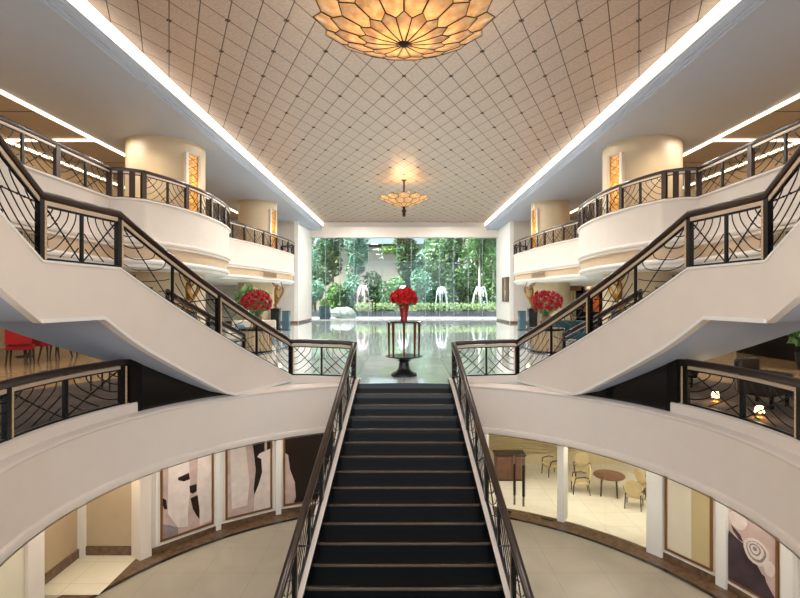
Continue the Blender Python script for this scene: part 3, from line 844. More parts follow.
trees = [(-9.8, 55, 9.5, 1.9, 'leaf_teal', 'bark', 'teal-green tree at the far left edge of the glass wall', .3),
         (-7.6, 53.5, 10, 1.5, 'leaf_dark', 'bark', 'thin dark-leaved tree behind the boulder, left of the pink fountain', .45),
         (-5.6, 57, 10, 1.9, 'leaf_teal', 'bark', 'airy tree rising above the pink-tinted fountain', .5),
         (0.2, 54.5, 9.8, 1.5, 'leaf_dark', 'bark', 'dark large-leaved tree straight above the red central bouquet', .3),
         (3.4, 57, 8.6, 2.2, 'leaf_mid', 'bark', 'mid-green bushy tree right of the red central bouquet', .15),
         (5.4, 55.2, 10.5, 1.6, 'leaf_dark', 'pale_bark', 'dark-leaved tree with a pale trunk above the broad white fountain', .35),
         (7.7, 56, 10.5, 2.3, 'leaf_light', 'bark', 'bright yellow-green tree high on the right of the garden', .35),
         (8.1, 53.6, 10.5, 1.2, 'leaf_mid', 'pale_bark', 'slim pale-trunked tree behind the right-hand fountain', .55),
         (9.6, 53.8, 10.5, 1.3, 'leaf_mid', 'pale_bark', 'slim pale-trunked tree nearest the right window edge', .55),
         (11.5, 56.5, 10, 2.2, 'leaf_dark', 'bark', 'dark tree at the far right edge of the glass wall', .2),
         (-12, 58, 9, 2.2, 'leaf_mid', 'bark', 'mid-green tree half hidden by the left window edge', .2)]
for i, (x, y, h, r, m, tr, lb, c0) in enumerate(trees):
    tree(x, y, h, r, m, tr, lb, 11+i, 1500, .42 if i == 3 else .3, c0)
def shrub(x, y, h, r, m, label, seed, n=1100, sz=.3):
    T = thing('shrub', label, 'shrub', (x, y, 0), 'garden shrubs')
    b = MB()
    rnd = random.Random(seed); bl = []
    for k in range(5):
        q = (x+rnd.uniform(-.6, .6)*r, y+rnd.uniform(-.4, .4)*r, h*(.3+.13*k), r*.62, h*.26); bl.append(q)
        b.tube([(x, y, -.05), q[:3]], [.05, .02], 5)
    b.build('stem', 'bark', T); leafcloud('foliage', m, T, bl, n, sz, seed)
shr = [(-9.9, 52.2, 3.6, 1.3, 'leaf_teal', 'teal-green shrub beside the teal planter box'),
       (-8.0, 52.6, 3.3, 1.4, 'leaf_mid', 'green shrub right behind the grey boulder'),
       (-6.0, 53, 4.2, 1.5, 'leaf_teal', 'tall shrub left of the pink-lit fountain'),
       (-3.2, 54, 4.6, 1.6, 'leaf_dark', 'dark shrub right of the pink-lit fountain'),
       (-1.2, 53.2, 4.0, 1.5, 'leaf_mid', 'green shrub left behind the red central bouquet'),
       (1.9, 53.4, 4.8, 1.6, 'leaf_teal', 'shrub right behind the red central bouquet'),
       (4.6, 53.8, 4.5, 1.6, 'leaf_dark', 'dark shrub behind the broad white fountain'),
       (6.7, 54.2, 5.0, 1.6, 'leaf_dark', 'dark shrub between the two right-hand fountains'),
       (8.9, 54.8, 4.8, 1.6, 'leaf_mid', 'green shrub behind the right-hand fountain'),
       (10.8, 53.2, 4.2, 1.4, 'leaf_dark', 'dark shrub at the right window edge')]
for i, a in enumerate(shr): shrub(*a, 51+i)
hd = leafcloud('hedge', 'hedge', None, [(-4.6+k*.55, 50.9, 1.12, .42, .42) for k in range(31)], 5200, .13, 5, 1.3)
tag(hd, 'long clipped pale green hedge on the dark planter outside the glass', 'hedge')
B = MB(); rnd = random.Random(3)
for q in range(1):
    B.ball((0, 0, 0), 1, 18, 12)
vs = []
for v in B.v:
    p = Vector(v); n_ = noise.noise(p*1.6)*.22+noise.noise(p*4)*.06
    p = p*(1+n_); vs.append((-5.95+p.x*1.45-.35*p.z, 48.7+p.y*.8, .45+max(-.5, p.z*(.62+.22*p.x))))
B.v = vs; tag(B.build('boulder', 'boulder', ang=60), 'large grey boulder at the left end of the hedge outside', 'rock')
pl = thing('planter_box', 'teal grey planter box outside the left end of the glass wall', 'planter', (-7.35, 46.6, 0))
MB().box((-7.35, 46.6, .62), (1.0, .9, 1.2), 0, .92).build('box', 'teal_stone', pl, bevel=.02)
MB().box((-7.35, 46.6, 1.2), (.9, .8, .06)).build('earth', 'soil', pl)
leafcloud('plants', 'leaf_light', pl, [(-7.35, 46.6, 1.5, .5, .35)], 120, .25, 9)
def fountain(x, y, top, w, m, label, streams, seed):
    T = thing('fountain', label, 'fountain', (x, y, .5), 'garden fountains')
    MB().tube([(x, y, .1), (x, y, top-.15)], [.07, .05], 8).build('pipe', 'steel', T)
    rnd = random.Random(seed)
    b = MB()
    for k in range(streams*3):
        a = 2*PI*k/(streams*3)+rnd.uniform(-.2, .2); long_ = k % 5 == 0; r = w/2*(rnd.uniform(.8, 1.0) if long_ else rnd.uniform(.25, 1.0))
        pts = []; fall = 1.0 if long_ else rnd.uniform(.08, .3); up_ = rnd.uniform(.05, .4)
        for q in range(13):
            t = q/12; rr = r*(1-(1-t)**1.6); z = top-.35+up_*math.sin(PI*min(1, t*1.5))-(top-.75)*fall*max(0, t-.3)**2*1.95
            pts.append((x+rr*math.cos(a), y+rr*math.sin(a)*.8, max(.7, z)))
        b.tube(pts, [.05-.02*q/12 for q in range(13)], 4)
    b.build('water_jets', m, T)
fountain(-4.3, 51.7, 3.3, 1.5, 'pinkwater', 'pink-tinted fountain of arching jets right of the boulder', 8, 2)
fountain(0.0, 52.2, 3.25, 1.3, 'water', 'white arching fountain half hidden behind the red bouquet', 6, 3)
fountain(3.9, 51.8, 3.15, 1.3, 'water', 'white arching fountain between the bouquet and the right window edge', 7, 4)
fountain(7.9, 51.8, 3.15, 1.75, 'water', 'broad white arching fountain nearest the right window edge', 9, 5)
bd = thing('building', 'pale beige building with a grey roof band beyond the garden trees', 'building', (-4, 78, 0))
MB().box((-4, 82, 5), (12, 7, 10)).build('wall', 'facade', bd)
MB().box((-4, 81.5, 11.2), (18, 8, 1.6)).build('roof_band', 'facade_roof', bd)
MB().box((-13, 84, 5.4), (5.5, 7, 10.8)).build('wing', 'facade', bd)
leafcloud('roof_planting', 'leaf_light', bd, [(-3+k*1.2, 78.4, 9.6, .9, .6) for k in range(5)], 500, .5, 21)
# leafy backdrop hedge far behind, one clump per tree
for i, (x, y, h, r, m) in enumerate(((-14, 66, 8, 3.4, 'leaf_mid'), (2.0, 68, 9, 3.2, 'leaf_teal'), (6.5, 67, 11, 3.4, 'leaf_dark'), (11, 66, 11, 3.4, 'leaf_mid'), (16, 64, 10, 3.4, 'leaf_dark'))):
    tree(x, y, h, r, m, 'bark', ['broad tree in the far garden, left of the building', 'broad teal-green tree far behind the central bouquet', 'broad dark tree far behind the right-hand fountains', 'broad green tree far behind the slim pale trunks', 'broad dark tree past the right window edge'][i], 80+i, 1700, .5, .12)

# ------------------------------------------------------------------ central table with the red vase
tx, ty = 0.0, 12.9
T = thing('table', 'tall round pedestal table with slender copper legs at the stair head', 'table', (tx, ty, 0))
MB().lathe([(0, 1.36), (.43, 1.36), (.46, 1.375), (.46, 1.395), (.44, 1.405), (0, 1.405)], (tx, ty, 0), 40).build('tabletop', 'darkstone', T)
for k in range(8):
    a = k*PI/4
    MB().tube([(tx+.385*math.cos(a), ty+.385*math.sin(a), .5), (tx+.39*math.cos(a), ty+.39*math.sin(a), .9), (tx+.395*math.cos(a), ty+.395*math.sin(a), 1.365)], [.018, .024, .034], 8).build('leg', 'copper', T)
MB().lathe([(0, .44), (.3, .44), (.47, .485), (.49, .5), (.48, .515), (0, .515)], (tx, ty, 0), 40).build('lower_disc', 'darkstone', T)
MB().lathe([(0, 0), (.34, 0), (.34, .05), (.2, .12), (.14, .2), (.12, .34), (.22, .44), (0, .44)], (tx, ty, 0), 32).build('pedestal', 'darkstone', T)
vz = 1.405
V = thing('vase', 'tapering red vase on the tall central table', 'vase', (tx, ty, vz))
MB().lathe([(0, 0), (.085, 0), (.09, .015), (.085, .04), (.1, .2), (.15, .46), (.155, .48), (.13, .46), (.06, .1), (0, .1)], (tx, ty, vz), 28).build('body', 'terracotta', V)

def blossom_mesh(m, petals=6, name='blossom'):
    B = MB()
    for k in range(petals):
        a = 2*PI*k/petals; ca, sa = math.cos(a), math.sin(a); rows = []
        for q in range(5):
            t = q/4; w = .34*math.sin(PI*min(1, t*.92+.08)); r = .12+.5*t**.8; z = .9*t-.25*t**3
            rows.append([(r*ca-e*w*sa, r*sa+e*w*ca, z+(abs(e)*-.08)) for e in (-1, 0, 1)])
        vs = [p for r in rows for p in r]
        B.add(vs, [(i*3+j, i*3+j+1, i*3+j+4, i*3+j+3) for i in range(4) for j in range(2)])
    o = B.build(name, m); me = o.data; bpy.data.objects.remove(o); return me
RED = blossom_mesh('red'); CRIM = blossom_mesh('crimson')
def bouquet(name, label, c, R, n, me, seed, zsq=.85, size=.11, zlow=-.35, base=0., nleaf=130):
    T = thing(name, label, 'flowers', (c[0], c[1], base), 'red bouquets')
    rnd = random.Random(seed); C = Vector(c); stems = MB()
    for k in range(n):
        z = 1-(k+.5)/n*(1-zlow); a = k*2.39996; r = math.sqrt(max(0, 1-z*z))
        d = Vector((r*math.cos(a), r*math.sin(a), z)); rad = R*rnd.uniform(.82, 1.05)
        p = C+Vector((d.x*rad, d.y*rad, d.z*rad*zsq))
        o = bpy.data.objects.new('blossom', me); COL.objects.link(o); o.parent = T
        o.location = p-d*size*.5-Vector((c[0], c[1], base)); sc = size*rnd.uniform(.9, 1.3); o.scale = (sc, sc, sc)
        o.rotation_euler = d.to_track_quat('Z', 'Y').to_euler()
        stems.tube([(c[0], c[1], base+.05), p-d*size*.4], .006, 4, False)
    stems.build('stems', 'leaf_mid', T)
    leafcloud('leaves', 'leaf_mid', T, [(c[0], c[1], c[2]-R*.25, R*.72, R*.5)], nleaf, R*.26, seed+5, 2.0)
    return T
bouquet('bouquet', 'round bouquet of bright red flowers in the central red vase', (tx, ty, 2.0), .335, 85, RED, 4, .78, .095, -.45, vz+.3)

# ------------------------------------------------------------------ lobby sides: consoles, bouquets, statues
for s in (-1, 1):
    sd = ('left', '', 'right')[s+1]
    cx, cy = s*5.48, 18.6
    if s > 0: cx = 5.3
    C = thing('console_table', 'round beige console with a dark top and ribbed body beside the %s side staircase' % sd, 'table', (cx, cy, 0), 'round consoles')
    prof = []
    B = MB(); n = 48
    B.lathe([(.0, .06), (.52, .06), (.54, .8), (0, .8)], (cx, cy, 0), 40); B.build('body', 'tanband', C)
    B = MB()
    for k in range(24):
        a = 2*PI*k/24; B.tube([(cx+.535*math.cos(a), cy+.535*math.sin(a), .07), (cx+.55*math.cos(a), cy+.55*math.sin(a), .8)], .02, 5)
    B.build('ribs', 'art_light', C)
    MB().lathe([(0, .8), (.64, .8), (.66, .82), (.66, .87), (.64, .89), (0, .89)], (cx, cy, 0), 40).build('top', 'blackpanel', C)
    MB().lathe([(0, 0), (.56, 0), (.56, .06), (0, .06)], (cx, cy, 0), 40).build('plinth', 'blackpanel', C)
    V = thing('vase', 'tan vase on the round console by the %s side staircase' % sd, 'vase', (cx, cy, .89), 'console vases')
    MB().lathe([(0, 0), (.12, 0), (.15, .03), (.13, .07), (.19, .3), (.23, .44), (.2, .43), (.1, .1), (0, .1)], (cx, cy, .89), 24).build('body', 'vase_tan', V)
    bouquet('bouquet', 'loose bouquet of crimson flowers on the console by the %s side staircase' % sd, (cx, cy, 1.84), .56, 60, CRIM, 30+s, .86, .14, -.6, 1.15, 55)
    # statues on pedestals beside the columns
    for (px, py, hgt, base_h, lab) in ((8.05, 18.6, 1.35, 1.5, 'nearer'), (7.95, 31.0, 1.65, 1.35, 'farther')):
        x = s*px
        Pd = thing('pedestal', 'dark stone pedestal under the %s %s gold statue' % (lab, sd), 'pedestal', (x, py, 0), 'statue pedestals')
        MB().box((x, py, .06), (.62, .62, .12)).build('foot', 'darkstone', Pd, bevel=.02)
        MB().box((x, py, base_h/2+.03), (.5, .5, base_h-.14)).build('shaft', 'darkstone' if s*px < 0 or lab == 'nearer' else 'darkstone', Pd, bevel=.01)
        MB().box((x, py, base_h-.03), (.58, .58, .06)).build('cap', 'darkstone', Pd, bevel=.01)
        z0 = base_h; k = hgt/1.6
        St = thing('statue', 'gold dancing figure statue by the %s %s column' % (lab, sd), 'statue', (x, py, z0), 'gold statues')
        me = bpy.data.meshes.new('figure')
        J = dict(pel=(0, 0, .86), che=(.05, 0, 1.15), nek=(.09, 0, 1.34), hed=(.12, 0, 1.46), kl=(-.04, .06, .47), fl=(.02, .04, .04), kr=(.2, -.05, .6), fr=(.02, -.1, .34),
                 sl=(.05, .15, 1.27), el=(-.16, .2, 1.42), hl=(-.28, .16, 1.62), sr=(.05, -.15, 1.27), er=(.26, -.2, 1.1), hr=(.4, -.12, 1.3))
        names = list(J); ed = [('pel', 'che'), ('che', 'nek'), ('nek', 'hed'), ('pel', 'kl'), ('kl', 'fl'), ('pel', 'kr'), ('kr', 'fr'), ('che', 'sl'), ('sl', 'el'), ('el', 'hl'), ('che', 'sr'), ('sr', 'er'), ('er', 'hr')]
        rad = dict(pel=.13, che=.13, nek=.05, hed=.1, kl=.075, fl=.05, kr=.075, fr=.05, sl=.06, el=.045, hl=.035, sr=.06, er=.045, hr=.035)
        me.from_pydata([(-s*J[q][0]*k, J[q][1]*k, J[q][2]*k) for q in names], [(names.index(a), names.index(c)) for a, c in ed], [])
        fo = bpy.data.objects.new('figure', me); COL.objects.link(fo); fo.parent = St; me.materials.append(M['gold'])
        sk = fo.modifiers.new('skin', 'SKIN'); fo.modifiers.new('sub', 'SUBSURF').render_levels = 2
        for q, v in zip(names, me.skin_vertices[0].data): v.radius = (rad[q]*k, rad[q]*k); v.use_root = q == 'pel'
        MB().lathe([(0, 0), (.17, 0), (.17, .05), (.1, .07), (0, .07)], (x, py, z0), 20).build('base', 'gold', St)
        dr = MB()
        pts = [(x-s*.28*k, py+.1, z0+1.6*k), (x-s*.42*k, py+.12, z0+1.1*k), (x-s*.2*k, py+.1, z0+.6*k), (x+s*.1*k, py+.06, z0+.15)]
        dr.tube(crom(pts, 5), [.03]*4+[.07]*8+[.1]*4, 7).build('scarf', 'gold', St)
        point((x-s*.35, py-.35, z0+hgt*.5), 3, (1, .75, .4), .1)
    # lit niche bands behind each statue

# teal pedestal beside the farther right statue, blue-grey pedestal left
for s, x, lb in ((-1, -7.35, 'slim blue-grey glossy plinth beside the farther left gold statue'), (1, 7.35, 'slim blue-grey glossy plinth beside the farther right gold statue')):
    T = thing('plinth', lb, 'plinth', (x, 31.2, 0), 'blue-grey plinths')
    MB().box((x, 31.2, .6), (.42, .42, 1.14)).build('shaft', 'teal_stone', T, bevel=.01)
    MB().box((x, 31.2, 1.185), (.46, .46, .03)).build('cap', 'darkstone', T)
    MB().box((x, 31.2, .02), (.46, .46, .04)).build('foot', 'darkstone', T)

# painting on the right nave wall
T = thing('painting', 'tall dark painting with pale triangles on the white wall right of the window', 'painting', (8.34, 41.3, 2.8))
MB().box((8.30, 40.95, 2.7), (.06, 2.6, 2.0)).build('canvas', 'art_dark', T)
b = MB()
for z0, z1 in ((2.72, 3.6), (2.68, 1.75)):
    b.add([(8.262, 40.95-.5, z0), (8.262, 40.95+.5, z0), (8.262, 40.95+.12, z1), (8.262, 40.95-.12, z1)], [(0, 1, 2, 3)])
b.build('pale_triangles', 'art_light', T, solid=.01)
# right end wall of the aisle: curtain, dark doorway with orange painting
T = thing('curtain', 'beige curtain under a pelmet on the end wall behind the right bouquet', 'curtain', (12.6, YE-.2, 0))
pts = [(11.5+k*.05, YE-.18+.06*math.sin(k*1.1), 0.05) for k in range(45)]
MB().sweep(pts, [(-.01, 0), (.01, 0), (.01, 2.55), (-.01, 2.55)]).build('drape', 'curtain', T)
MB().box((12.6, YE-.2, 2.75), (2.5, .3, .36)).build('pelmet', 'walnut', T)
T = thing('door_surround', 'black timber door surround in the right aisle end wall', 'doorway', (14.4, YE-.15, 0))
for x in (13.75, 15.6):
    MB().box((x, YE-.18, 1.4), (.55, .3, 2.8)).build('jamb', 'blackpanel', T)
MB().box((14.68, YE-.18, 2.65), (2.4, .3, .5)).build('lintel', 'blackpanel', T)
MB().box((14.75, YE-.1, .45), (2.0, .12, .9)).build('dado', 'blackpanel', T)
T = thing('painting', 'orange lit painting framed by the black door surround', 'painting', (14.75, YE-.12, 1.7))
MB().box((14.75, YE-.08, 1.7), (1.6, .06, 1.55)).build('canvas', 'orange', T)
b = MB()
for dx in (-.8, .8): b.box((14.75+dx, YE-.1, 1.7), (.08, .08, 1.63))
for dz in (-.8, .8): b.box((14.75, YE-.1, 1.7+dz), (1.68, .08, .08))
b.build('frame', 'gold', T)
area((14.75, YE-1.2, 2.85), .3, 20, (1, .7, .4), (math.radians(35), 0, 0))
# sofas glimpsed between the balusters
def sofa(x, y, rz, m, cush, label):
    T = thing('sofa', label, 'sofa', (x, y, 0))
    MB().box((x, y, .28), (2.0, .9, .32), rz).build('seat', m, T, bevel=.05)
    c, s_ = math.cos(rz), math.sin(rz)
    MB().box((x-.38*-s_, y+.38*c, .6), (2.0, .22, .7), rz).build('backrest', m, T, bevel=.06)
    for e in (-1, 1):
        MB().box((x+e*.95*c, y+e*.95*s_, .42), (.2, .9, .5), rz).build('armrest', m, T, bevel=.05)
    for e in (-1, 1):
        for f in (-1, 1):
            MB().box((x+e*.88*c-f*.36*s_, y+e*.88*s_+f*.36*c, .06), (.08, .08, .12), rz).build('leg', 'chairwood', T)
    K = MB().box((x-.45*c-.0*s_, y-.45*s_+.1*c, .56), (.45, .2, .36), rz).build('cushion', cush, None, bevel=.06)
    tag(K, 'cushion lying on the ' + label, 'cushion')
sofa(-7.2, 23.3, .3, 'sofa_fabric', 'blue', 'cream sofa beyond the left side staircase')
sofa(7.6, 23.3, -.3, 'teal', 'teal', 'dark teal sofa beyond the right side staircase')
# potted palm behind the left bouquet
T = thing('potted_palm', 'tall potted palm behind the left crimson bouquet', 'plant', (-8.1, 26.5, 0))
MB().lathe([(0, 0), (.28, 0), (.36, .6), (.33, .6), (.3, .5), (0, .5)], (-8.1, 26.5, 0), 20).build('pot', 'vase_tan', T)
b = MB(); rnd = random.Random(5)
for k in range(9):
    a = k*2.4; L = rnd.uniform(.9, 1.4)
    pts = [(-8.1, 26.5, .5), (-8.1+.1*math.cos(a), 26.5+.1*math.sin(a), 1.4), (-8.1+.4*L*math.cos(a), 26.5+.4*L*math.sin(a), 2.2), (-8.1+.8*L*math.cos(a), 26.5+.8*L*math.sin(a), 2.25)]
    pc = crom(pts, 6); b.tube(pc, .012, 4)
b.build('stems', 'leaf_mid', T)
leafcloud('fronds', 'leaf_mid', T, [(-8.1, 26.5, 2.05, .7, .5)], 170, .3, 6, 2.4)

# ------------------------------------------------------------------ restaurant chairs on the left, lounge on the right
def red_chair():
    T = thing('dining_chair', '', 'chair', (0, 0, 0), 'red restaurant chairs')
    MB().box((0, 0, .44), (.52, .5, .12)).build('seat', 'redfabric', T, bevel=.03)
    pts = [(-.26+.52*k/8, -.24-.06*math.sin(PI*k/8), .52) for k in range(9)]
    MB().sweep(pts, [(-.03, 0), (.03, 0), (.05, .44), (-.02, .46)]).build('backrest', 'redfabric', T, bevel=.015)
    MB().sweep([(p[0]*1.04, p[1]-.01, p[2]+.45) for p in pts], [(-.035, 0), (.045, 0), (.045, .04), (-.035, .04)]).build('top_rail', 'chairwood', T)
    for dx in (-1, 1):
        MB().tube([(dx*.22, .2, .4), (dx*.24, .23, .0)], [.03, .018], 6).build('leg', 'chairwood', T)
        MB().tube([(dx*.22, -.2, .4), (dx*.24, -.3, .0)], [.03, .018], 6).build('leg', 'chairwood', T)
    return T
RC = red_chair()
spots = [(-11.5, 15.0, .5, 'red upholstered restaurant chair whose whole seat shows under the left landing, nearest the well'),
         (-11.65, 16.2, -.4, 'red upholstered chair second from the well in the left restaurant'),
         (-11.75, 17.2, 1.9, 'red upholstered restaurant chair with splayed legs, last towards the side staircase'),
         (-13.1, 15.6, -1.2, 'red upholstered chair at the left picture edge, across the dark table')]
for i, (x, y, rz, lb) in enumerate(spots):
    if i == 0: RC.location = (x, y, 0); RC.rotation_euler = (0, 0, rz); RC.scale = (1.22,)*3; RC['label'] = lb
    else: copy_thing(RC, (x, y, 0), rz, lb, 1.22)
T = thing('dining_table', 'round dark restaurant table among the red chairs', 'table', (-12.95, 17.1, 0))
MB().lathe([(0, .72), (.5, .72), (.52, .74), (.5, .76), (0, .76)], (-12.95, 17.1, 0), 28).build('tabletop', 'chairwood', T)
MB().lathe([(0, 0), (.28, 0), (.26, .03), (.05, .06), (.05, .72), (0, .72)], (-12.95, 17.1, 0), 16).build('pedestal', 'chairwood', T)
# small dark stool and side table seen through the left well railing
T = thing('side_table', 'small dark side table seen through the left well railing', 'table', (-6.5, 10.9, .006))
MB().box((-6.5, 10.9, .52), (.45, .45, .04)).build('top', 'chairwood', T)
for e in (-1, 1):
    for f in (-1, 1): MB().tube([(-6.5+e*.2, 10.9+f*.2, .006), (-6.5+e*.2, 10.9+f*.2, .5)], .018, 5).build('leg', 'chairwood', T)
# right lounge: dark armchairs, low table with a lamp
def club_chair(x, y, rz, label, m='dark_leather'):
    T = thing('club_chair', label, 'chair', (x, y, .006), 'dark club chairs')
    c, s_ = math.cos(rz), math.sin(rz)
    def R(dx, dy): return (x+dx*c-dy*s_, y+dx*s_+dy*c)
    MB().box((*R(0, 0), .32), (.6, .6, .2), rz).build('seat', m, T, bevel=.04)
    MB().box((*R(0, .3), .55), (.7, .14, .62), rz).build('backrest', m, T, bevel=.05)
    for e in (-1, 1): MB().box((*R(e*.33, 0), .42), (.12, .62, .4), rz).build('armrest', m, T, bevel=.04)
    for e in (-1, 1):
        for f in (-1, 1): MB().box((*R(e*.27, f*.25), .115), (.05, .05, .22), rz).build('leg', 'blackpanel', T)
    return T
club_chair(6.7, 9.3, .5, 'dark club chair left of the lamps behind the right well railing')
club_chair(7.7, 8.0, -.9, 'dark club chair right of the lamps behind the right well railing')
club_chair(6.3, 11.5, 2.6, 'dark club chair farthest from the lamps behind the right well railing')
def table_lamp(x, y, z0, h, label):
    T = thing('table_lamp', label, 'lamp', (x, y, z0), 'lounge lamps')
    MB().lathe([(0, 0), (.09, 0), (.08, .02), (.02, .04), (.02, h*.6), (0, h*.6)], (x, y, z0), 16).build('base', 'brass', T)
    MB().lathe([(.075, h*.5), (.05, h), (0.001, h)], (x, y, z0), 18).build('lamp_shade', 'lamp_glow', T)
    point((x, y, z0+h+.15), 4, (1, .75, .42), .06)
table_lamp(5.95, 9.55, .006, .2, 'small glowing lamp on the carpet by the black post, behind the right well railing')
table_lamp(5.9, 8.3, .006, .2, 'small glowing lamp on the carpet farther from the black post, behind the right well railing')
T = thing('bar_counter', 'long dark bar counter at the outer right of the lounge', 'counter', (12.5, 14.5, 0))
MB().box((12.6, 15, .5), (.6, 7, 1.0)).build('body', 'blackpanel', T)
MB().box((12.55, 15, 1.03), (.8, 7.1, .06)).build('worktop', 'chairwood', T)
MB().box((13.9, 15, 1.3), (.3, 7, 2.6)).build('back_panel', 'blackpanel', T)
T = thing('potted_plant', 'leafy green plant beside the dark counter at the right picture edge', 'plant', (11.2, 13.9, 0))
MB().lathe([(0, 0), (.22, 0), (.28, .5), (.25, .5), (.22, .4), (0, .4)], (11.2, 13.9, 0), 18).build('pot', 'darkstone', T)
MB().tube([(11.2, 13.9, .4), (11.2, 13.9, 1.1)], .03, 6).build('stem', 'bark', T)
leafcloud('foliage', 'leaf_mid', T, [(11.2, 13.9, 1.15, .45, .5)], 260, .22, 8)

# ------------------------------------------------------------------ shop arcade below
AZ, RS = -3.5, 6.65
ZT = -1.06
def seg_wall(name, pa, pb, m, z0=AZ, z1=ZT, th=.12, parent=None, bev=0):
    a, b_ = circ(pa, RS), circ(pb, RS)
    d = (b_-a).normalized(); n = Vector((d.y, -d.x, 0))
    if n.dot(Vector((0, CY, 0))-a) < 0: n = -n
    q = [a, b_, b_-n*th, a-n*th]
    return MB().prism([(p.x, p.y) for p in q], z0, z1).build(name, m, parent, bevel=bev)
def pillar(pa, pb, m='white', proud=.1):
    a, b_ = circ(pa, RS-proud), circ(pb, RS-proud)
    r = ((a+b_)/2-Vector((0, CY, 0))).normalized()
    q = [a, b_, b_+r*.35, a+r*.35]
    return struct(MB().prism([(p.x, p.y) for p in q], AZ, ZT).build('pillar', m, bevel=.012))
def framed(pa, pb, base, shapes, label, cat, z0=-3.27, z1=-1.1, name='poster', group=None, vs_=1.):
    """a flat framed picture on the wall chord between two columns of the view"""
    a, b_ = circ(pa, RS), circ(pb, RS); d = (b_-a); L = d.length; d = d/L; n = Vector((d.y, -d.x, 0))
    if n.dot(Vector((0, CY, 0))-a) < 0: n = -n
    T = thing(name, label, cat, tuple((a+b_)/2+Vector((0, 0, z0))), group)
    def pt(u, v, off): return a+d*(u*L)+n*off+Vector((0, 0, z0+(z1-z0)*v))
    def slab(B, u0, u1, v0, v1, o0, o1):
        B.hexa([pt(u0, v0, o0), pt(u1, v0, o0), pt(u1, v0, o1), pt(u0, v0, o1)], [pt(u0, v1, o0), pt(u1, v1, o0), pt(u1, v1, o1), pt(u0, v1, o1)])
    B = MB(); slab(B, 0, 1, 0, 1, 0.0, .025); B.build('print', base, T)
    for k, (m, poly) in enumerate(shapes):
        poly = [(u, v if v > .995 else v*vs_) for u, v in poly]
        B = MB(); B.add([pt(u, v, .028+.001*k) for u, v in poly], [tuple(range(len(poly)))]); B.build('printed_shape', m, T, smooth=False)
    fw, fh = .035/L*1.3, .045/(z1-z0)
    B = MB()
    slab(B, -fw, 0, -fh, 1+fh, .0, .045); slab(B, 1, 1+fw, -fh, 1+fh, .0, .045); slab(B, 0, 1, -fh, 0, .0, .045); slab(B, 0, 1, 1, 1+fh, .0, .045)
    B.build('frame', 'brass', T)
    B = MB(); g = 3.2
    slab(B, -fw*g, -fw*(g-1), -fh*g, 1+fh, .0, .03); slab(B, 1+fw*(g-1), 1+fw*g, -fh*g, 1+fh, 0, .03); slab(B, -fw*g, 1+fw*g, -fh*g, -fh*(g-1), 0, .03)
    B.build('bead', 'white', T)
    return T
# flat floor border in front of the shops
for nm, r0, r1, m, z in (('trim_floor_border', 6.2, 6.75, 'brownmarble', -3.492), ('trim_floor_line', 6.1, 6.2, 'blackband', -3.490)):
    b = MB(); n = 96
    for k in range(n):
        t0, t1 = 2*PI*k/n, 2*PI*(k+1)/n
        f = lambda r, t: (r*math.sin(t), CY+r*math.cos(t), z)
        b.add([f(r0, t0), f(r0, t1), f(r1, t1), f(r1, t0)], [(0, 1, 2, 3)])
    struct(b.build(nm, m))
# left shops
for i, (pa, pb) in enumerate(((-40, 28), (152, 219), (219, 279), (279, 340))):
    struct(seg_wall('wall_shop_left', pa, pb, 'plaster'))
    a, b_ = circ(pa, RS-.03), circ(pb, RS-.03)
    B = MB().sweep([tuple(a+Vector((0, 0, AZ))), tuple(b_+Vector((0, 0, AZ)))], [(-.02, 0), (.02, 0), (.02, .12), (-.02, .12)]); struct(B.build('baseboard_shop_left', 'brownmarble'))
struct(seg_wall('wall_shop_center', 340, 470, 'plaster'))
for pa, pb in ((28, 45), (140, 152), (215.5, 221.5), (275.5, 281.5)): pillar(pa, pb, 'plaster' if pb-pa > 8 else 'white', .1 if pb-pa > 8 else .06)
framed(-30, 25, 'beige_panel', [], 'framed beige panel at the lower left picture edge', 'panel', name='wall_panel')
framed(162, 211, 'poster_pink',
       [('poster_white', [(.12, 1), (.1, .35), (.3, .1), (.5, .06), (.5, .3), (.55, .6), (.5, 1)]),
        ('poster_white', [(.72, 1), (.68, .4), (.75, .02), (1, .04), (1, 1)]),
        ('poster_dark', [(.3, .83), (.52, .86), (.54, .76), (.42, .75), (.3, .79)]),
        ('poster_dark', [(.53, .66), (.68, .66), (.68, .55), (.6, .53), (.54, .56)]),
        ('poster_dark', [(.55, .47), (.7, .49), (.74, .25), (.74, .12), (.68, .18), (.6, .3)]),
        ('poster_dark', [(0, .6), (.07, .55), (.09, .42), (.04, .42), (0, .5)]),
        ('poster_grey', [(0, .22), (.12, .18), (.3, .1), (.3, 0), (0, 0)])],
       'framed photo poster of a pale pink and white gown with black bows', 'poster', group='shop posters', vs_=.7)
framed(227, 270, 'poster_dark',
       [('poster_pink', [(0, 1), (.5, 1), (.6, .8), (.65, .55), (.6, .3), (.66, .0), (0, 0)]),
        ('poster_white', [(.05, 1), (.35, 1), (.45, .7), (.5, .4), (.45, .1), (.1, .1)]),
        ('poster_white', [(.72, .35), (.8, .5), (.78, .68), (.68, .72), (.74, .76), (1, .8), (1, .0), (.6, .0), (.62, .22)]),
        ('poster_pink', [(.85, 1), (.9, 1), (.92, .8), (.86, .76)])],
       'framed photo poster of a white gown with a hand in a lace cuff', 'poster', group='shop posters', vs_=.85)
framed(285, 332, 'poster_dark', [('poster_pink', [(0, .75), (.06, .72), (.1, .5), (.2, .3), (.22, .08), (.18, 0), (0, 0)])],
       'framed dark brown photo poster nearest the black staircase', 'poster', group='shop posters', vs_=.8)
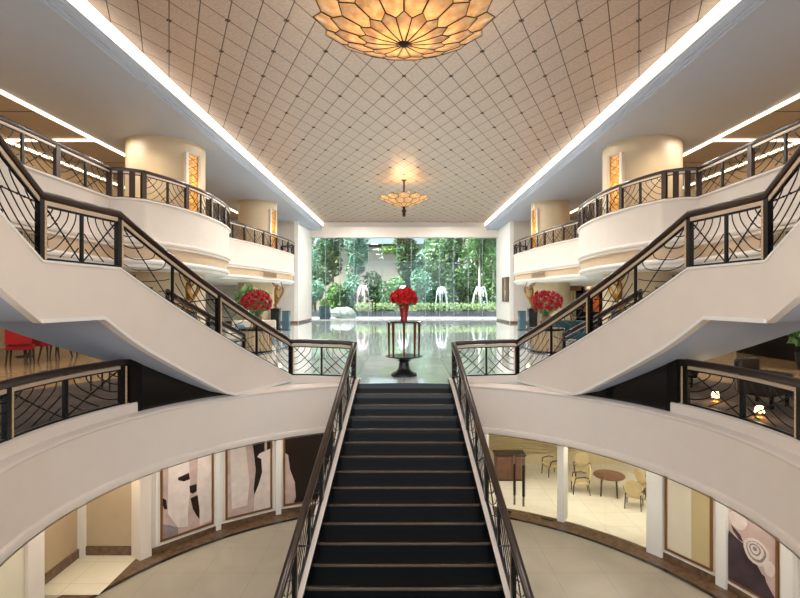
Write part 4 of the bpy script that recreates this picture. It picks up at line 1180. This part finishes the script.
# niche between the pillars on the left
struct(MB().box((-6.2, 10.75, -2.25), (1.5, .12, 2.5)).build('wall_niche_back', 'niche'))
struct(MB().box((-6.95, 10.0, -2.25), (.1, 1.7, 2.5)).build('wall_niche_side', 'niche'))
struct(MB().box((-6.2, 10.67, -3.4), (1.4, .04, .2)).build('baseboard_niche_back', 'brownmarble'))
struct(MB().box((-6.88, 10.0, -3.4), (.04, 1.5, .2)).build('baseboard_niche_side', 'brownmarble'))
struct(MB().box((-6.84, 10.62, -2.25), (.12, .12, 2.5)).build('pillar', 'white'))
struct(MB().box((-6.3, 10.0, -3.49), (1.3, 1.5, .012)).build('floor_niche', 'shopfloor'))
area((-6.1, 10.2, -1.15), .3, 14, (1, .84, .58))
# right shops
pillar(468, 487); pillar(557, 563.5, 'white', .05); pillar(646, 662); pillar(715, 726); pillar(780, 793)
for pa, pb in ((662, 716), (726, 782), (793, 860)):
    struct(seg_wall('wall_shop_right', pa, pb, 'plaster'))
    a, b_ = circ(pa, RS-.03), circ(pb, RS-.03)
    B = MB().sweep([tuple(a+Vector((0, 0, AZ))), tuple(b_+Vector((0, 0, AZ)))], [(-.02, 0), (.02, 0), (.02, .12), (-.02, .12)]); struct(B.build('baseboard_shop_right', 'brownmarble'))
framed(668, 711, 'beige_panel', [('beige_panel_dark', [(.58, 0), (1, 0), (1, 1), (.58, 1)])], 'framed beige panel with a darker right half beside the glass shop', 'panel', name='wall_panel')
sp = []
def ring(cx, cy, r, n=12, sq=1., w=0.):
    return [(cx+r*math.cos(2*PI*k/n)*(1+w*math.sin(3*2*PI*k/n)), cy+r*sq*math.sin(2*PI*k/n)) for k in range(n)]
sp = [('poster_pink', [(0, 1), (0, .62), (.2, .56), (.45, .5), (1, .05), (1, 1)]),
      ('poster_white', ring(.24, .78, .2, 12, .55, .1)), ('poster_white', ring(.62, .5, .26, 14, .6, .06)), ('poster_grey', ring(.62, .5, .2, 14, .6, .08)),
      ('poster_white', ring(.61, .51, .17, 12, .6, .08)), ('poster_grey', ring(.6, .52, .12, 10, .6, .1)), ('poster_white', ring(.6, .52, .09, 10, .6, .1)), ('poster_grey', ring(.6, .53, .045, 8, .6)),
      ('poster_white', ring(.88, .38, .12, 10, .8, .1)), ('poster_plum', [(.1, .7), (.3, .62), (.36, .55), (.28, .55), (.14, .63)]), ('poster_plum', [(.62, .3), (.8, .26), (.85, .15), (.7, .2)]),
      ('poster_plum', [(0, .58), (.15, .53), (.6, .2), (.9, 0), (0, 0)])]
framed(728, 777, 'poster_plum', sp, 'framed photo poster of pale roses over a dark plum cloth', 'poster', group='shop posters', vs_=.68)
# glass shop front with double doors
a, b_ = circ(487, RS), circ(557, RS)
def gl(name, pa, pb):
    o = seg_wall(name, pa, pb, 'shopglass', AZ+.03, ZT, .012); return struct(o)
gl('window_14', 563.5, 605); gl('window_15', 605, 646)
gl('door_1', 487, 521); gl('door_2', 521.5, 557)
for i, px in enumerate((514.5, 523.5)):
    p = circ(px, RS-.08)
    T = thing('pull_handle', 'long dark pull handle on the %s leaf of the glass shop doors' % ('left', 'right')[i], 'handle', (p.x, p.y, -2.9), 'shop door handles')
    MB().tube([(p.x, p.y, -3.05), (p.x, p.y, -2.25)], .035, 10).build('grip', 'handle_dark', T)
    b = MB().tube([(p.x, p.y, -3.3), (p.x, p.y, -3.05)], .026, 8).tube([(p.x, p.y, -2.25), (p.x, p.y, -2.05)], .026, 8)
    q = circ(px, RS-.005)
    for z in (-3.2, -2.12): b.tube([(p.x, p.y, z), (q.x, q.y, z)], .018, 6)
    b.build('end', 'steel', T)
for i, px in enumerate((503, 545)):
    p = circ(px, RS-.1); q = circ(px+6, RS-.1)
    T = MB().box(((p.x+q.x)/2, (p.y+q.y)/2, -3.478), (.3, .1, .02), math.atan2(q.y-p.y, q.x-p.x)).build('floor_hinge', 'handle_dark', bevel=.004)
    tag(T, 'dark floor hinge plate at the foot of the %s glass shop door' % ('left', 'right')[i], 'hinge', 'floor hinges')
# interior of the glass shop
b = MB()
for k in range(24):
    t0, t1 = math.radians(8+k*3.5), math.radians(8+(k+1)*3.5)
    f = lambda r, t: (r*math.sin(t), CY+r*math.cos(t), -3.488)
    b.add([f(6.72, t0), f(6.72, t1), f(13, t1), f(13, t0)], [(0, 1, 2, 3)])
struct(b.build('floor_shop', 'shopfloor'))
struct(MB().box((6.5, 16.6, -2.25), (11.5, .1, 2.5)).build('wall_shop_back', 'shopwall'))
struct(MB().box((11.5, 12.5, -2.25), (.1, 8, 2.5)).build('wall_shop_side', 'shopwall'))
b = MB()
for k in range(9): b.box((3.9, 16.4, -3.0+k*.08), (3.4, .06, .045))
T = tag(b.build('slatted_screen', 'cream_fabric'), 'horizontal cream slatted screen on the back wall of the glass shop', 'screen')
T = thing('cabinet', 'low walnut cabinet behind the glass shop doors', 'cabinet', (3.2, 15.2, AZ))
MB().box((3.2, 15.2, -3.1), (.85, .45, .72)).build('body', 'walnut', T, bevel=.01)
for e in (-1, 1): MB().box((3.2+e*.21, 14.965, -3.1), (.38, .03, .62)).build('door', 'walnut', T, bevel=.01)
MB().box((3.2, 15.2, -2.72), (.92, .5, .04)).build('top', 'chairwood', T)
MB().box((3.2, 15.2, -3.472), (.8, .4, .03)).build('plinth', 'chairwood', T)
def armchair():
    T = thing('armchair', '', 'chair', (0, 0, 0), 'shop armchairs')
    MB().box((0, 0, .42), (.54, .54, .12)).build('seat', 'cream_fabric', T, bevel=.04)
    pts = [(-.25+.5*k/8, .25+.05*math.sin(PI*k/8), .0) for k in range(9)]
    B = MB(); vs = []; n = 18
    for e in (-.03, .03):
        for k in range(n): vs.append((.28*math.cos(2*PI*k/n), .29+e+.12*(.3*math.sin(2*PI*k/n)+.3), .74+.27*math.sin(2*PI*k/n)))
    B.add(vs, [tuple(range(n)), tuple(range(2*n-1, n-1, -1))]+[(k, (k+1) % n, n+(k+1) % n, n+k) for k in range(n)]).build('backrest', 'cream_fabric', T, bevel=.02)
    for e in (-1, 1):
        MB().tube([(e*.27, .27, .62), (e*.31, .1, .66), (e*.31, -.18, .62), (e*.28, -.22, .4)], [.022, .022, .024, .02], 6).build('arm', 'chairwood', T)
        MB().tube([(e*.24, -.23, .38), (e*.25, -.25, 0)], [.026, .018], 6).build('leg', 'chairwood', T)
        MB().tube([(e*.23, .24, .5), (e*.25, .33, 0)], [.026, .018], 6).build('leg', 'chairwood', T)
    return T
AC = armchair()
tcx, tcy = 5.72, 13.95
cs = [(4.95, 14.1, -1.75, 'cream armchair in profile left of the round shop table'), (6.05, 13.15, 2.6, 'cream armchair showing its round back in front of the shop table'),
      (5.35, 15.0, -.3, 'cream armchair behind the round shop table'), (6.75, 13.8, 1.75, 'cream armchair right of the round shop table'), (4.55, 15.5, -1.3, 'cream armchair farthest left in the glass shop')]
for i, (x, y, rz, lb) in enumerate(cs):
    if i == 0: AC.location = (x, y, -3.488); AC.rotation_euler = (0, 0, rz); AC.scale = (.78,)*3; AC['label'] = lb
    else: copy_thing(AC, (x, y, -3.488), rz, lb, .78)
T = thing('round_table', 'round wooden table among the cream armchairs inside the glass shop', 'table', (tcx, tcy, -3.488))
MB().lathe([(0, .52), (.4, .52), (.42, .54), (.42, .555), (.4, .57), (0, .57)], (tcx, tcy, -3.488), 32).build('tabletop', 'walnut', T)
for k in range(4):
    a = k*PI/2+.4
    MB().tube([(tcx+.26*math.cos(a), tcy+.26*math.sin(a), -2.97), (tcx+.3*math.cos(a), tcy+.3*math.sin(a), -3.488)], [.028, .02], 6).build('leg', 'chairwood', T)
for x, y in ((3.0, 14.0), (5.5, 13.0), (7.5, 12), (4.4, 12.6), (8.5, 14.5)):
    area((x, y, -1.1), .5, 32, (1, .92, .76))
